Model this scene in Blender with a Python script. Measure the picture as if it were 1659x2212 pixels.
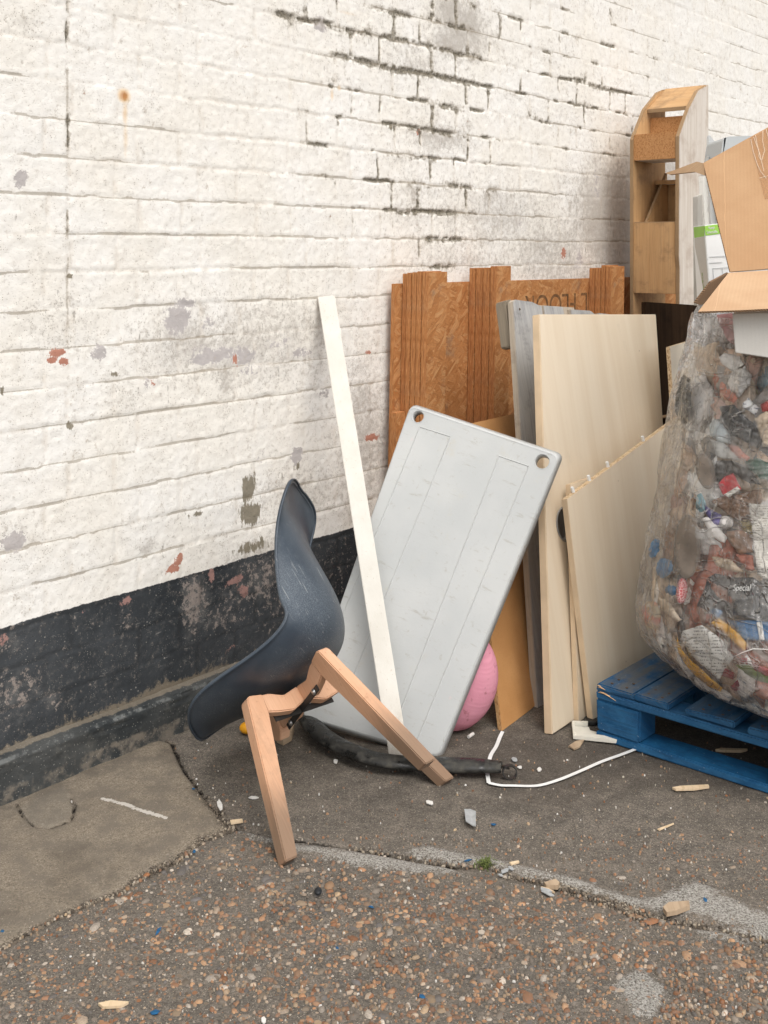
import bpy, bmesh, math, random
import numpy as np
from mathutils import Vector, Matrix, noise as mnoise
from mathutils.geometry import tessellate_polygon
from mathutils.bvhtree import BVHTree
S = bpy.context.scene
for o in list(bpy.data.objects): bpy.data.objects.remove(o)
R = math.radians
random.seed(7)
# ------------------------------------------------------------------ camera, light, exposure
FPX, HOR, CH = 2450.0, 545.0, 1.45          # focal length and horizon in units of a 1659x2212 picture, eye height in metres
cam = bpy.data.cameras.new('camera'); camo = bpy.data.objects.new('camera', cam); S.collection.objects.link(camo)
camo.location = (0, 0, CH); camo.rotation_euler = (R(90), 0, 0)
cam.sensor_fit = 'VERTICAL'; cam.sensor_height = 36; cam.lens = 36*FPX/2212
cam.shift_y = -(1106-HOR)/2212; cam.clip_end = 500; cam.clip_start = .05
S.camera = camo
W = bpy.data.worlds.new('World'); S.world = W; W.use_nodes = True
SUN_DIR = Vector((.38, -.78, 1.25)).normalized()
wn = W.node_tree; bg = wn.nodes['Background']
sky = wn.nodes.new('ShaderNodeTexSky'); sky.sky_type = 'NISHITA'; sky.sun_disc = False
sky.sun_elevation = math.asin(SUN_DIR.z); sky.sun_rotation = math.atan2(SUN_DIR.x, SUN_DIR.y)
sky.dust_density = 4.0; sky.air_density = 1.0; sky.ozone_density = 1.0
hs = wn.nodes.new('ShaderNodeHueSaturation'); hs.inputs['Saturation'].default_value = .22
wn.links.new(sky.outputs[0], hs.inputs['Color']); wn.links.new(hs.outputs[0], bg.inputs[0])
bg.inputs[1].default_value = .15
sl = bpy.data.lights.new('sun', 'SUN'); so = bpy.data.objects.new('sun', sl); S.collection.objects.link(so)
sl.energy = 1.0; sl.angle = R(48); sl.color = (1, .94, .87)
so.rotation_euler = SUN_DIR.to_track_quat('Z', 'Y').to_euler()
S.view_settings.view_transform = 'Standard'; S.view_settings.look = 'None'
S.view_settings.exposure = .44; S.view_settings.gamma = 1
# ------------------------------------------------------------------ geometry of the view
WX, WY = .6436, .7654; NX, NY = .7654, -.6436     # along the wall, out of the wall
WOX, WOY = -1.035, 3.004
wv = Vector((WX, WY, 0)); nv = Vector((NX, NY, 0)); WO = Vector((WOX, WOY, 0)); UP = Vector((0, 0, 1))
def at(x, y, Y): return Vector(((x-829.5)/FPX*Y, Y, CH-(y-HOR)/FPX*Y))
def G(x, y, z=0.0): return at(x, y, (CH-z)*FPX/(y-HOR))
def wt(x, d=0.0):
    k = (x-829.5)/FPX
    return (k*(WOY+d*NY)-(WOX+d*NX))/(WX-k*WY)
def wz(x, y, d=0.0):
    Y = WOY+d*NY+WY*wt(x, d); return CH-(y-HOR)*Y/FPX
def WP(t, d, z): return WO+wv*t+nv*d+UP*z
class Plane:
    def __init__(s, a, b, c):             # a origin, b along first axis, c other
        s.o = Vector(a); s.ex = (Vector(b)-s.o).normalized()
        n = s.ex.cross(Vector(c)-s.o).normalized()
        if n.dot(s.o-Vector((0, 0, CH))) > 0: n = -n
        s.n = n; s.ey = n.cross(s.ex).normalized()
        if s.ey.z < 0: s.ey = -s.ey
    def hit(s, x, y):
        d = Vector(((x-829.5)/FPX, 1, -(y-HOR)/FPX)); o = Vector((0, 0, CH))
        return o+d*((s.o-o).dot(s.n)/d.dot(s.n))
    def ab(s, p): q = p-s.o; return (q.dot(s.ex), q.dot(s.ey))
    def px(s, x, y): return s.ab(s.hit(x, y))
# ------------------------------------------------------------------ numpy noise
def _h(i, j, s):
    n = (i*374761393+j*668265263+s*974634777) & 0xffffffff
    n = ((n ^ (n >> 13))*1274126177) & 0xffffffff
    return ((n ^ (n >> 16)) & 0xffff)/65535.0
def vn(x, y, s=0):
    i = np.floor(x).astype(np.int64); j = np.floor(y).astype(np.int64); u = x-i; v = y-j
    u = u*u*(3-2*u); v = v*v*(3-2*v)
    return (_h(i, j, s)*(1-u)+_h(i+1, j, s)*u)*(1-v)+(_h(i, j+1, s)*(1-u)+_h(i+1, j+1, s)*u)*v
def fbm(x, y, s=0, o=4):
    r = 0; a = .5
    for k in range(o): r = r+a*vn(x*2**k, y*2**k, s+k); a *= .5
    return r/(1-.5**o)
def sst(a, b, x): t = np.clip((x-a)/(b-a), 0, 1); return t*t*(3-2*t)
# ------------------------------------------------------------------ objects
def tag(o, label=None, cat=None, group=None, kind=None):
    if label: o['label'] = label
    if cat: o['category'] = cat
    if group: o['group'] = group
    if kind: o['kind'] = kind
    return o
def thing(name, loc, label, cat, group=None):
    o = bpy.data.objects.new(name, None); S.collection.objects.link(o); o.location = loc; o.empty_display_size = .05
    return tag(o, label, cat, group)
def wpos(o):
    v = Vector((0, 0, 0))
    while o: v = v+Vector(o.location); o = o.parent
    return v
def link(name, me, mats, parent=None, smooth=False, local=False):
    """me is in world coordinates unless local"""
    o = bpy.data.objects.new(name, me); S.collection.objects.link(o)
    for m in (mats if isinstance(mats, (list, tuple)) else [mats]): me.materials.append(m)
    if smooth: me.polygons.foreach_set('use_smooth', [True]*len(me.polygons))
    if parent: o.parent = parent
    if local: return o
    n = len(me.vertices); co = np.empty(n*3, np.float32); me.vertices.foreach_get('co', co); co = co.reshape(-1, 3)
    if parent:
        off = np.array(wpos(parent)[:])
    else:
        off = np.array([(co[:, 0].min()+co[:, 0].max())/2, (co[:, 1].min()+co[:, 1].max())/2, co[:, 2].min()]); o.location = off.tolist()
    me.vertices.foreach_set('co', (co-off).astype(np.float32).ravel()); me.update()
    return o
def build(name, bm, mats, parent=None, smooth=False, local=False, fix=True):
    if fix: bmesh.ops.recalc_face_normals(bm, faces=bm.faces[:])
    me = bpy.data.meshes.new(name); bm.to_mesh(me); bm.free()
    return link(name, me, mats, parent, smooth, local)
def uvbox(bm, ex, ey, ez, o=Vector((0, 0, 0)), edge_mat=None):
    uv = bm.loops.layers.uv.verify()
    for f in bm.faces:
        f.normal_update(); n = f.normal
        a, b, c = abs(n.dot(ex)), abs(n.dot(ey)), abs(n.dot(ez))
        for l in f.loops:
            p = l.vert.co-o; x, y, z = p.dot(ex), p.dot(ey), p.dot(ez)
            l[uv].uv = (x, y) if c >= a and c >= b else ((z, y) if a >= b else (x, z))
        if edge_mat is not None and c < .75: f.material_index = edge_mat
def plate_bm(pl, out, th, holes=(), bev=.0015, edge_mat=None, segs=2, world=False, nofar=False):
    """a flat board: outline in plane coordinates (a, b), front face on the plane, thickness behind it"""
    P = lambda a, b, c=0: pl.o+pl.ex*a+pl.ey*b-pl.n*c
    bm = bmesh.new()
    rings = [list(out)]+[list(h) for h in holes]
    if holes:
        vf = [[bm.verts.new(P(a, b)) for a, b in r] for r in rings]
        vb = [[bm.verts.new(P(a, b, th)) for a, b in r] for r in rings]
        tri = tessellate_polygon([[Vector((a, b, 0)) for a, b in r] for r in rings])
        ff = sum(vf, []); fb = sum(vb, [])
        for t in tri:
            try: bm.faces.new([ff[i] for i in t]); bm.faces.new([fb[i] for i in reversed(t)])
            except ValueError: pass
    else:
        vf = [[bm.verts.new(P(a, b)) for a, b in rings[0]]]; vb = [[bm.verts.new(P(a, b, th)) for a, b in rings[0]]]
        bm.faces.new(vf[0]); bm.faces.new(vb[0][::-1])
    for F_, B_ in zip(vf, vb):
        n = len(F_)
        for i in range(n): bm.faces.new([F_[i], F_[(i+1) % n], B_[(i+1) % n], B_[i]])
    bmesh.ops.recalc_face_normals(bm, faces=bm.faces[:])
    if bev:
        es = [e for e in bm.edges if len(e.link_faces) == 2 and e.calc_face_angle(0) > R(50)]
        bmesh.ops.bevel(bm, geom=es, offset=bev, segments=segs, affect='EDGES', clamp_overlap=True)
    uvbox(bm, pl.ex, pl.ey, pl.n, pl.o, edge_mat)
    return bm
def plate(name, pl, out, th, mats, parent=None, **k):
    em = 1 if isinstance(mats, (list, tuple)) and len(mats) > 1 else None
    return build(name, plate_bm(pl, out, th, edge_mat=em, **k), mats, parent, fix=False)
def pxplate(name, pl, pts, th, mats, parent=None, **k):
    return plate(name, pl, [pl.px(*p) for p in pts], th, mats, parent, **k)
def box_bm(o, ex, ey, ez, a, b, c, bev=.002, wob=0):
    """box spanning a=(a0,a1) on ex etc."""
    bm = bmesh.new(); vs = []
    for i in (0, 1):
        for j in (0, 1):
            for k in (0, 1): vs.append(bm.verts.new(o+ex*(a[i]+random.uniform(-wob, wob))+ey*(b[j]+random.uniform(-wob, wob))+ez*(c[k]+random.uniform(-wob, wob))))
    for q in ((0, 1, 3, 2), (4, 6, 7, 5), (0, 4, 5, 1), (2, 3, 7, 6), (0, 2, 6, 4), (1, 5, 7, 3)): bm.faces.new([vs[i] for i in q])
    bmesh.ops.recalc_face_normals(bm, faces=bm.faces[:])
    if bev: bmesh.ops.bevel(bm, geom=bm.edges[:], offset=bev, segments=2, affect='EDGES', clamp_overlap=True)
    uvbox(bm, ex, ey, ez, o)
    return bm
def sweep_bm(pts, prof, closed_prof=True, up=UP, scale=None, caps=True):
    bm = bmesh.new(); rings = []; n = len(pts)
    for i, p in enumerate(pts):
        t = (pts[min(i+1, n-1)]-pts[max(i-1, 0)]).normalized(); s = t.cross(up).normalized(); u = s.cross(t)
        k = scale[i] if scale else 1
        rings.append([bm.verts.new(p+s*a*k+u*b*k) for a, b in prof])
    m = len(prof)
    for i in range(n-1):
        for j in range(m if closed_prof else m-1):
            bm.faces.new([rings[i][j], rings[i][(j+1) % m], rings[i+1][(j+1) % m], rings[i+1][j]])
    if caps and closed_prof: bm.faces.new(rings[0][::-1]); bm.faces.new(rings[-1])
    uv = bm.loops.layers.uv.verify()
    for f in bm.faces:
        for l in f.loops: l[uv].uv = (l.vert.co.x, l.vert.co.y)
    return bm
def smooth_path(P, n=8):
    out = []
    for i in range(len(P)-1):
        a, b, c, d = P[max(i-1, 0)], P[i], P[i+1], P[min(i+2, len(P)-1)]
        for k in range(n):
            t = k/n; out.append(.5*((2*b)+(c-a)*t+(2*a-5*b+4*c-d)*t*t+(3*b-a-3*c+d)*t**3))
    out.append(P[-1]); return out
def text_mesh(name, body, size, origin, ex, ey, mat, parent, shear=0, ext=.0004, font_scale_x=1, lift=.002):
    c = bpy.data.curves.new(name, 'FONT'); c.body = body; c.size = size; c.shear = shear; c.extrude = ext; c.align_x = 'LEFT'
    t = bpy.data.objects.new('tmp', c); S.collection.objects.link(t)
    bpy.context.view_layer.update()
    me = bpy.data.meshes.new_from_object(t.evaluated_get(bpy.context.evaluated_depsgraph_get()))
    bpy.data.objects.remove(t)
    ez = ex.cross(ey).normalized()
    for v in me.vertices:
        q = v.co.copy(); v.co = origin+ex*q.x*font_scale_x+ey*q.y+ez*(q.z+lift)
    me.materials.clear()
    return link(name, me, mat, parent)
# ------------------------------------------------------------------ shader helper
class M_:
    def __init__(s, name, rough=.6, spec=.3):
        s.m = bpy.data.materials.new(name); s.m.use_nodes = True; s.t = s.m.node_tree; s.n = s.t.nodes; s.l = s.t.links
        s.b = s.n['Principled BSDF']; s.out = s.n['Material Output']
        s.b.inputs['Roughness'].default_value = rough; s.b.inputs['Specular IOR Level'].default_value = spec
    def put(s, sock, v):
        if hasattr(v, 'links') or hasattr(v, 'is_output'): s.l.new(v, sock)
        elif isinstance(v, (tuple, list)) and len(v) == 3 and sock.type == 'RGBA': sock.default_value = (*v, 1)
        else: sock.default_value = v
    def nd(s, ty, **k):
        n = s.n.new(ty)
        for a, b in k.items(): setattr(n, a, b)
        return n
    def uv(s): return s.nd('ShaderNodeTexCoord').outputs['UV']
    def obj(s): return s.nd('ShaderNodeTexCoord').outputs['Object']
    def geo(s): return s.nd('ShaderNodeNewGeometry').outputs['Position']
    def map(s, v, sc=(1, 1, 1), rot=(0, 0, 0), loc=(0, 0, 0)):
        n = s.nd('ShaderNodeMapping'); s.l.new(v, n.inputs[0]); n.inputs['Scale'].default_value = sc; n.inputs['Rotation'].default_value = rot; n.inputs['Location'].default_value = loc
        return n.outputs[0]
    def noise(s, v, sc, det=4, r=.55, dist=0, out=0):
        n = s.nd('ShaderNodeTexNoise'); s.l.new(v, n.inputs['Vector']); n.inputs['Scale'].default_value = sc; n.inputs['Detail'].default_value = det; n.inputs['Roughness'].default_value = r; n.inputs['Distortion'].default_value = dist
        return n.outputs[out]
    def vor(s, v, sc, feat='F1', out='Distance', rnd=1):
        n = s.nd('ShaderNodeTexVoronoi', feature=feat); s.l.new(v, n.inputs['Vector']); n.inputs['Scale'].default_value = sc; n.inputs['Randomness'].default_value = rnd
        return n.outputs[out]
    def attr(s, nm, out=2): n = s.nd('ShaderNodeAttribute', attribute_name=nm); return n.outputs[out]
    def col(s, nm): return s.attr(nm, 0)
    def ma(s, op, a, b=0, c=0, clamp=False):
        n = s.nd('ShaderNodeMath', operation=op); n.use_clamp = clamp
        s.put(n.inputs[0], a); s.put(n.inputs[1], b)
        if len(n.inputs) > 2: s.put(n.inputs[2], c)
        return n.outputs[0]
    def mul(s, a, b): return s.ma('MULTIPLY', a, b)
    def add(s, a, b): return s.ma('ADD', a, b)
    def step(s, v, a, b):
        n = s.nd('ShaderNodeMapRange'); n.interpolation_type = 'SMOOTHSTEP'; s.put(n.inputs[0], v); n.inputs[1].default_value = a; n.inputs[2].default_value = b
        return n.outputs[0]
    def mix(s, f, a, b, mode='MIX'):
        n = s.nd('ShaderNodeMix', data_type='RGBA', blend_type=mode); s.put(n.inputs[0], f); s.put(n.inputs[6], a); s.put(n.inputs[7], b)
        return n.outputs[2]
    def ramp(s, f, st, interp='LINEAR'):
        n = s.nd('ShaderNodeValToRGB'); s.l.new(f, n.inputs[0]); e = n.color_ramp.elements; n.color_ramp.interpolation = interp
        while len(e) < len(st): e.new(.5)
        for i, (p, c) in enumerate(st): e[i].position = p; e[i].color = (*c, 1)
        return n.outputs[0]
    def sep(s, v): n = s.nd('ShaderNodeSeparateXYZ'); s.l.new(v, n.inputs[0]); return n.outputs
    def comb(s, x, y, z=0): n = s.nd('ShaderNodeCombineXYZ'); s.put(n.inputs[0], x); s.put(n.inputs[1], y); s.put(n.inputs[2], z); return n.outputs[0]
    def vadd(s, a, b): n = s.nd('ShaderNodeVectorMath', operation='ADD'); s.put(n.inputs[0], a); s.put(n.inputs[1], b); return n.outputs[0]
    def vscale(s, a, k): n = s.nd('ShaderNodeVectorMath', operation='SCALE'); s.put(n.inputs[0], a); n.inputs[3].default_value = k; return n.outputs[0]
    def bump(s, h, dist=.001, st=1):
        n = s.nd('ShaderNodeBump'); s.l.new(h, n.inputs['Height']); n.inputs['Distance'].default_value = dist; n.inputs['Strength'].default_value = st; s.l.new(n.outputs[0], s.b.inputs['Normal']); return n.outputs[0]
    def c(s, v): s.put(s.b.inputs['Base Color'], v); return s
    def rg(s, v): s.put(s.b.inputs['Roughness'], v); return s
def simple(name, col, rough=.5, var=.12, sc=12, bump=0, spec=.3, dirt=0, dirtcol=(.12, .1, .07)):
    k = M_(name, rough, spec); v = k.obj()
    c = k.mix(k.step(k.noise(v, sc, 5), .3, .7), tuple(x*(1-var) for x in col), tuple(min(1, x*(1+var*.5)) for x in col))
    if dirt: c = k.mix(k.mul(k.step(k.noise(v, sc*2.3, 8, .7), .52, .7), dirt), c, dirtcol)
    k.c(c)
    if bump: k.bump(k.noise(v, sc*8, 5, .6), bump)
    return k.m
exec_order = None
# ================================================================== MATERIALS
def m_wall():
    k = M_('painted_brick', .85, .15); v = k.geo(); u = k.sep(v)
    n1 = k.noise(v, 3.5, 5); n2 = k.noise(v, 26, 8, .68); n3 = k.noise(v, 130, 6, .7); nb = k.noise(v, 11, 6, .62); n5 = k.noise(v, 48, 9, .78)
    c = k.mix(k.step(n1, .35, .65), (.82, .787, .72), (.85, .83, .785))
    c = k.mix(k.mul(k.step(n2, .44, .68), .30), c, (.64, .59, .52))
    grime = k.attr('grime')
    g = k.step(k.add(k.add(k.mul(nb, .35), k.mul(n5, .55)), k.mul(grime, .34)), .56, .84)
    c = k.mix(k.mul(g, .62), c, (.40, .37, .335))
    # pits and fine specks
    vr = k.vor(v, 150, out='Distance'); sp = k.mul(k.step(vr, .26, .1), k.step(k.add(n2, k.mul(grime, .28)), .52, .64))
    c = k.mix(k.mul(sp, .8), c, (.22, .185, .145)); ms = k.step(k.add(n5, k.mul(grime, .12)), .56, .66); c = k.mix(k.mul(ms, .42), c, (.44, .40, .35))
    # short vertical scuffs
    vs = k.map(v, (60, 60, 20)); sc = k.mul(k.step(k.noise(vs, 1, 6, .75), .60, .68), k.step(k.add(k.noise(v, 5, 4), k.mul(grime, .42)), .56, .74))
    c = k.mix(k.mul(sc, .75), c, (.26, .235, .205))
    jd = k.attr('jd')
    c = k.mix(k.mul(k.mul(jd, k.step(n2, .36, .62)), .45), c, (.60, .53, .44))  # joint shade put into the paint as a warm darker tint
    cr = k.step(k.add(k.attr('hair'), k.mul(k.ma('SUBTRACT', n3, .5), .7)), .62, .85)
    c = k.mix(k.mul(cr, .58), c, (.27, .225, .165))
    fray = k.mul(k.ma('SUBTRACT', k.add(k.mul(nb, .35), k.mul(n5, .65)), .5), 3.6)
    def blot(c, nm, col, soft=.06, edge=True, thr=.5, k_=1.0):
        a = k.add(k.attr(nm), k.mul(fray, k_))
        if edge: c = k.mix(k.mul(k.step(a, thr-.09, thr-.02), .35), c, (.86, .82, .76))
        return k.mix(k.step(a, thr, thr+soft), c, col)
    c = blot(c, 'grey', k.mix(n2, (.40, .375, .37), (.56, .52, .50)))
    c = blot(c, 'red', k.mix(n2, (.36, .15, .105), (.56, .29, .21)))
    br = k.mul(k.step(k.add(k.attr('brown'), k.mul(k.ma('SUBTRACT', k.noise(k.map(v, (50, 50, 16)), 1, 6, .75), .5), 2.2)), .42, .56), 1)
    c = k.mix(k.mul(br, .88), c, k.mix(n3, (.10, .085, .05), (.26, .22, .15)))
    ru = k.step(k.add(k.attr('rust'), k.mul(fray, .15)), .22, .8)
    c = k.mix(k.mul(ru, .85), c, k.mix(k.step(k.attr('rust'), .5, 1.0), (.78, .55, .30), (.50, .22, .07)))
    dp = k.attr('deep'); dm = k.mul(k.step(k.add(dp, k.mul(fray, .75)), .40, .74), k.ma('ADD', k.mul(k.step(n5, .42, .56), .45), .48))
    c = k.mix(k.mul(k.step(k.add(dp, k.mul(fray, .8)), .14, .5), .5), c, (.36, .31, .24))
    c = k.mix(dm, c, k.mix(k.step(n3, .35, .65), (.085, .075, .053), (.36, .32, .245)))
    # the black painted band
    z = k.attr('bz'); wob = k.mul(k.ma('SUBTRACT', k.noise(v, 45, 6, .7), .5), .014)
    band = k.step(k.add(z, wob), .0012, -.0012)
    bk = k.mix(k.step(n1, .3, .7), (.030, .034, .038), (.060, .065, .070))
    bw = k.attr('bandwear')
    dust = k.step(k.add(k.mul(n2, .8), k.mul(bw, .30)), .50, .86)
    bk = k.mix(k.mul(dust, .72), bk, (.15, .148, .142)); bk = k.mix(k.mul(k.step(n5, .5, .68), .45), bk, (.17, .16, .145))
    pt = k.step(k.add(k.mul(n5, 1.15), k.mul(bw, .17)), .72, .79)
    bk = k.mix(k.mul(pt, .8), bk, k.mix(n3, (.20, .175, .155), (.42, .35, .31)))
    wsp = k.mul(k.step(k.vor(v, 55), .15, .08), k.step(k.noise(v, 15, 3), .46, .6))
    wsp2 = k.mul(k.step(k.vor(v, 160), .2, .1), k.step(k.noise(v, 22, 3), .46, .6))
    bk = k.mix(k.mul(k.ma('MAXIMUM', wsp, wsp2), .6), bk, (.42, .40, .36))
    scr = k.step(k.noise(k.map(v, (25, 25, 140), (0, .5, .3)), 1, 2, .5), .72, .75)
    bk = k.mix(k.mul(scr, .3), bk, (.4, .38, .35))
    bk = k.mix(k.step(k.add(k.attr('bandred'), fray), .5, .6), bk, k.mix(n3, (.26, .14, .12), (.40, .25, .22)))
    bk = k.mix(k.mul(jd, .35), bk, (.018, .018, .018))
    sand = k.step(k.add(k.attr('sand'), k.mul(fray, .9)), .38, .7)
    bk = k.mix(k.mul(sand, .42), bk, k.mix(n3, (.26, .20, .13), (.52, .43, .31)))
    c = k.mix(band, c, bk)
    k.c(c)
    h = k.add(k.mul(n2, .45), k.add(k.mul(n3, .25), k.mul(k.step(vr, .3, .1), -.25)))
    h = k.add(h, k.mul(dm, k.mul(n3, 1.2)))
    k.bump(h, .0030, 1)
    return k.m
def m_plinth():
    k = M_('plinth_render', .85, .2); v = k.geo(); n = k.noise(v, 22, 8, .68); n3 = k.noise(v, 120, 5, .7)
    c = k.mix(k.step(k.noise(v, 5, 5), .35, .65), (.030, .034, .036), (.062, .064, .062))
    c = k.mix(k.mul(k.step(n, .46, .72), .5), c, (.13, .125, .11))
    top = k.step(k.attr('edge'), .35, .9)
    c = k.mix(k.mul(k.mul(top, k.step(n, .45, .60)), .6), c, (.20, .21, .205))
    c = k.mix(k.mul(k.step(k.add(k.attr('sand'), k.mul(k.ma('SUBTRACT', n, .5), 1.6)), .45, .7), .42), c, k.mix(n3, (.20, .16, .11), (.42, .35, .26)))
    c = k.mix(k.step(k.add(k.attr('foot'), k.mul(k.ma('SUBTRACT', n, .5), 1.4)), .5, .8), c, (.16, .14, .115))
    c = k.mix(k.mul(k.step(k.vor(v, 110), .2, .1), .5), c, (.34, .33, .3))
    k.c(c); k.bump(k.add(n, k.mul(n3, .4)), .004); return k.m
PEB = [(.30, .125, .05), (.42, .22, .11), (.52, .40, .29), (.24, .20, .16), (.60, .52, .43), (.34, .17, .09), (.14, .13, .125), (.44, .31, .19), (.20, .155, .11), (.48, .28, .15)]
def m_ground():
    k = M_('ground_asphalt', .9, .2); v = k.geo()
    nf = k.noise(v, 240, 6, .75); n1 = k.noise(v, 2.2, 5); n2 = k.noise(v, 14, 7, .65); n3 = k.noise(v, 60, 6, .7)
    vd = k.vadd(v, k.vscale(k.noise(v, 60, 3, out=1), .006))
    # binder
    c = k.mix(k.step(nf, .3, .7), (.072, .061, .050), (.235, .205, .172))
    c = k.mix(k.step(n2, .36, .62), c, k.mix(k.step(nf, .3, .7), (.050, .044, .038), (.165, .148, .125)))
    nm0 = k.noise(v, 95, 5, .75); c = k.mix(k.mul(k.step(nm0, .5, .66), .5), c, (.040, .034, .028)); c = k.mix(k.mul(k.step(nm0, .45, .33), .35), c, (.30, .265, .22))
    g1 = k.vor(vd, 330, out='Color'); g1d = k.vor(vd, 330)
    gs = k.sep(g1)
    c = k.mix(k.mul(k.step(g1d, .42, .3), k.step(gs[0], .52, .7)), c, k.ramp(gs[1], [(0, (.06, .055, .05)), (.45, (.17, .14, .11)), (.75, (.30, .25, .19)), (1, (.50, .45, .38))]))
    stops = [(i/10, PEB[i]) for i in range(10)]
    co = k.attr('coarse')
    def layer(c, sc, lo, amt, seed):
        vv = k.map(vd, (1, 1, 0), (0, 0, seed), (seed, 2*seed, 0)); d = k.vor(vv, sc); cc = k.sep(k.vor(vv, sc, out='Color'))
        size = k.add(k.mul(cc[2], .28), .14)
        msk = k.mul(k.ma('LESS_THAN', d, size), k.ma('LESS_THAN', k.add(cc[0], k.mul(k.ma('SUBTRACT', 1, co), lo)), amt))
        pc = k.mix(k.mul(k.noise(v, 300, 3), .5), k.ramp(cc[1], stops, 'CONSTANT'), (.12, .10, .085))
        pc = k.mix(k.mul(k.ma('SUBTRACT', 1, co), .55), pc, (.12, .10, .083))
        return k.mix(k.mul(msk, .92), c, pc), msk
    c, m1 = layer(c, 128, .30, .30, .3)
    c, m2 = layer(c, 76, .42, .19, 1.1)
    c, m3 = layer(c, 46, .62, .06, 2.3)
    # smooth concrete slab
    sl = k.attr('slab'); sm = k.step(k.add(sl, k.mul(k.ma('SUBTRACT', n3, .5), .03)), -.004, .006)
    sc_ = k.mix(k.step(nf, .3, .7), (.10, .082, .062), (.31, .262, .20)); nm = k.noise(v, 95, 5, .75); sc_ = k.mix(k.mul(k.step(nm, .5, .68), .55), sc_, (.085, .07, .052)); sc_ = k.mix(k.mul(k.step(nm, .44, .32), .4), sc_, (.36, .31, .245)); sc_ = k.mix(k.step(n2, .4, .62), sc_, k.mix(nf, (.11, .092, .072), (.20, .172, .137)))
    sc_ = k.mix(k.mul(k.mul(k.step(g1d, .42, .3), k.step(gs[0], .55, .8)), .8), sc_, k.ramp(gs[1], [(0, (.07, .06, .05)), (.6, (.2, .17, .13)), (1, (.42, .37, .3))]))
    sc_ = k.mix(k.mul(k.mul(m2, k.step(n2, .50, .58)), .6), sc_, (.20, .13, .085)); sc_ = k.mix(k.mul(k.step(k.noise(v, 5, 6, .7), .50, .66), .45), sc_, (.085, .07, .054)); sc_ = k.mix(k.mul(k.step(k.vor(v, 90), .12, .06), .8), sc_, (.05, .042, .034))
    c = k.mix(sm, c, sc_)
    pa = k.step(k.add(k.attr('patch'), k.mul(k.ma('SUBTRACT', n3, .5), .02)), -.004, .004)
    c = k.mix(k.mul(pa, .22), c, k.mix(nf, (.12, .112, .095), (.25, .235, .20)))
    # cement streaks
    ce = k.step(k.add(k.attr('cement'), k.mul(k.ma('SUBTRACT', k.add(k.mul(n3, .5), k.mul(n2, .5)), .5), .17)), -.008, .020)
    ce = k.mul(ce, k.step(nf, .36, .56))
    c = k.mix(k.mul(ce, .92), c, k.mix(k.step(nf, .3, .7), (.17, .16, .142), (.44, .425, .39)))
    # regional tone
    c = k.mix(k.mul(k.step(n1, .35, .7), .25), c, k.mix(.5, c, (.20, .165, .125)))
    da = k.step(k.add(k.attr('dark_zone'), k.mul(k.ma('SUBTRACT', n2, .5), .6)), .3, .8)
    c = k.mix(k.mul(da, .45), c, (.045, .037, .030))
    wl = k.step(k.add(k.attr('chalk'), k.mul(k.ma('SUBTRACT', n3, .5), 2.4)), .62, .8)
    c = k.mix(k.mul(wl, .85), c, (.52, .49, .44))
    cr = k.attr('crack'); crn = k.add(cr, k.mul(k.ma('SUBTRACT', n3, .5), .012))
    gr = k.step(k.add(k.attr('dirtline'), k.mul(k.ma('SUBTRACT', n3, .5), .06)), .012, -.012)
    gcol = k.ramp(k.sep(k.vor(v, 420, out='Color'))[0], [(0, (.025, .02, .016)), (.5, (.07, .055, .042)), (.85, (.17, .14, .10)), (1, (.4, .36, .3))])
    c = k.mix(gr, c, gcol)
    c = k.mix(k.step(crn, .0045, .0015), c, (.014, .011, .009))
    k.c(c)
    h = k.add(k.mul(nf, .6), k.add(k.mul(k.ma('MAXIMUM', m1, k.ma('MAXIMUM', m2, m3)), .35), k.mul(k.step(crn, .006, .001), -4)))
    h = k.add(h, k.mul(k.mul(n3, co), .9))
    k.bump(h, .0022, 1); return k.m
def m_peb():
    k = M_('pebble_stone', .7, .3); v = k.geo(); c = k.col('pc')
    n = k.noise(v, 260, 5, .7)
    k.c(k.mix(k.mul(k.step(n, .42, .68), .55), c, (.16, .135, .11))); k.bump(n, .001); return k.m
def m_osb():
    k = M_('strand_board', .75, .25); uv = k.uv(); L = None
    vd = k.vadd(uv, k.vscale(k.noise(uv, 9, 2, out=1), .03))
    cols = [(0, (.37, .15, .048)), (.3, (.45, .195, .067)), (.55, (.49, .225, .083)), (.85, (.56, .295, .125)), (1, (.41, .17, .056))]
    for rot, sc in ((.25, 62), (1.2, 74), (-.7, 60), (1.9, 88), (.8, 70)):
        vv = k.map(vd, (1, .16, 1), (0, 0, 0)); vv = k.map(k.map(vd, (1, 1, 1), (0, 0, rot)), (1, .22, 1))
        cc = k.sep(k.vor(vv, sc, out='Color')); fib = k.noise(k.map(k.map(vd, (1, 1, 1), (0, 0, rot)), (260, 22, 1)), 1, 3, .6)
        lc = k.mix(k.mul(k.step(fib, .4, .7), .4), k.ramp(cc[0], cols), (.22, .10, .04))
        L = lc if L is None else k.mix(k.ma('GREATER_THAN', cc[1], .52), L, lc)
        H = cc[2]
    L = k.mix(k.mul(k.step(k.noise(uv, 6, 7, .7), .56, .74), .6), L, (.20, .155, .115))
    k.c(L); k.bump(k.add(H, k.noise(uv, 90, 5)), .0022); return k.m
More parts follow.
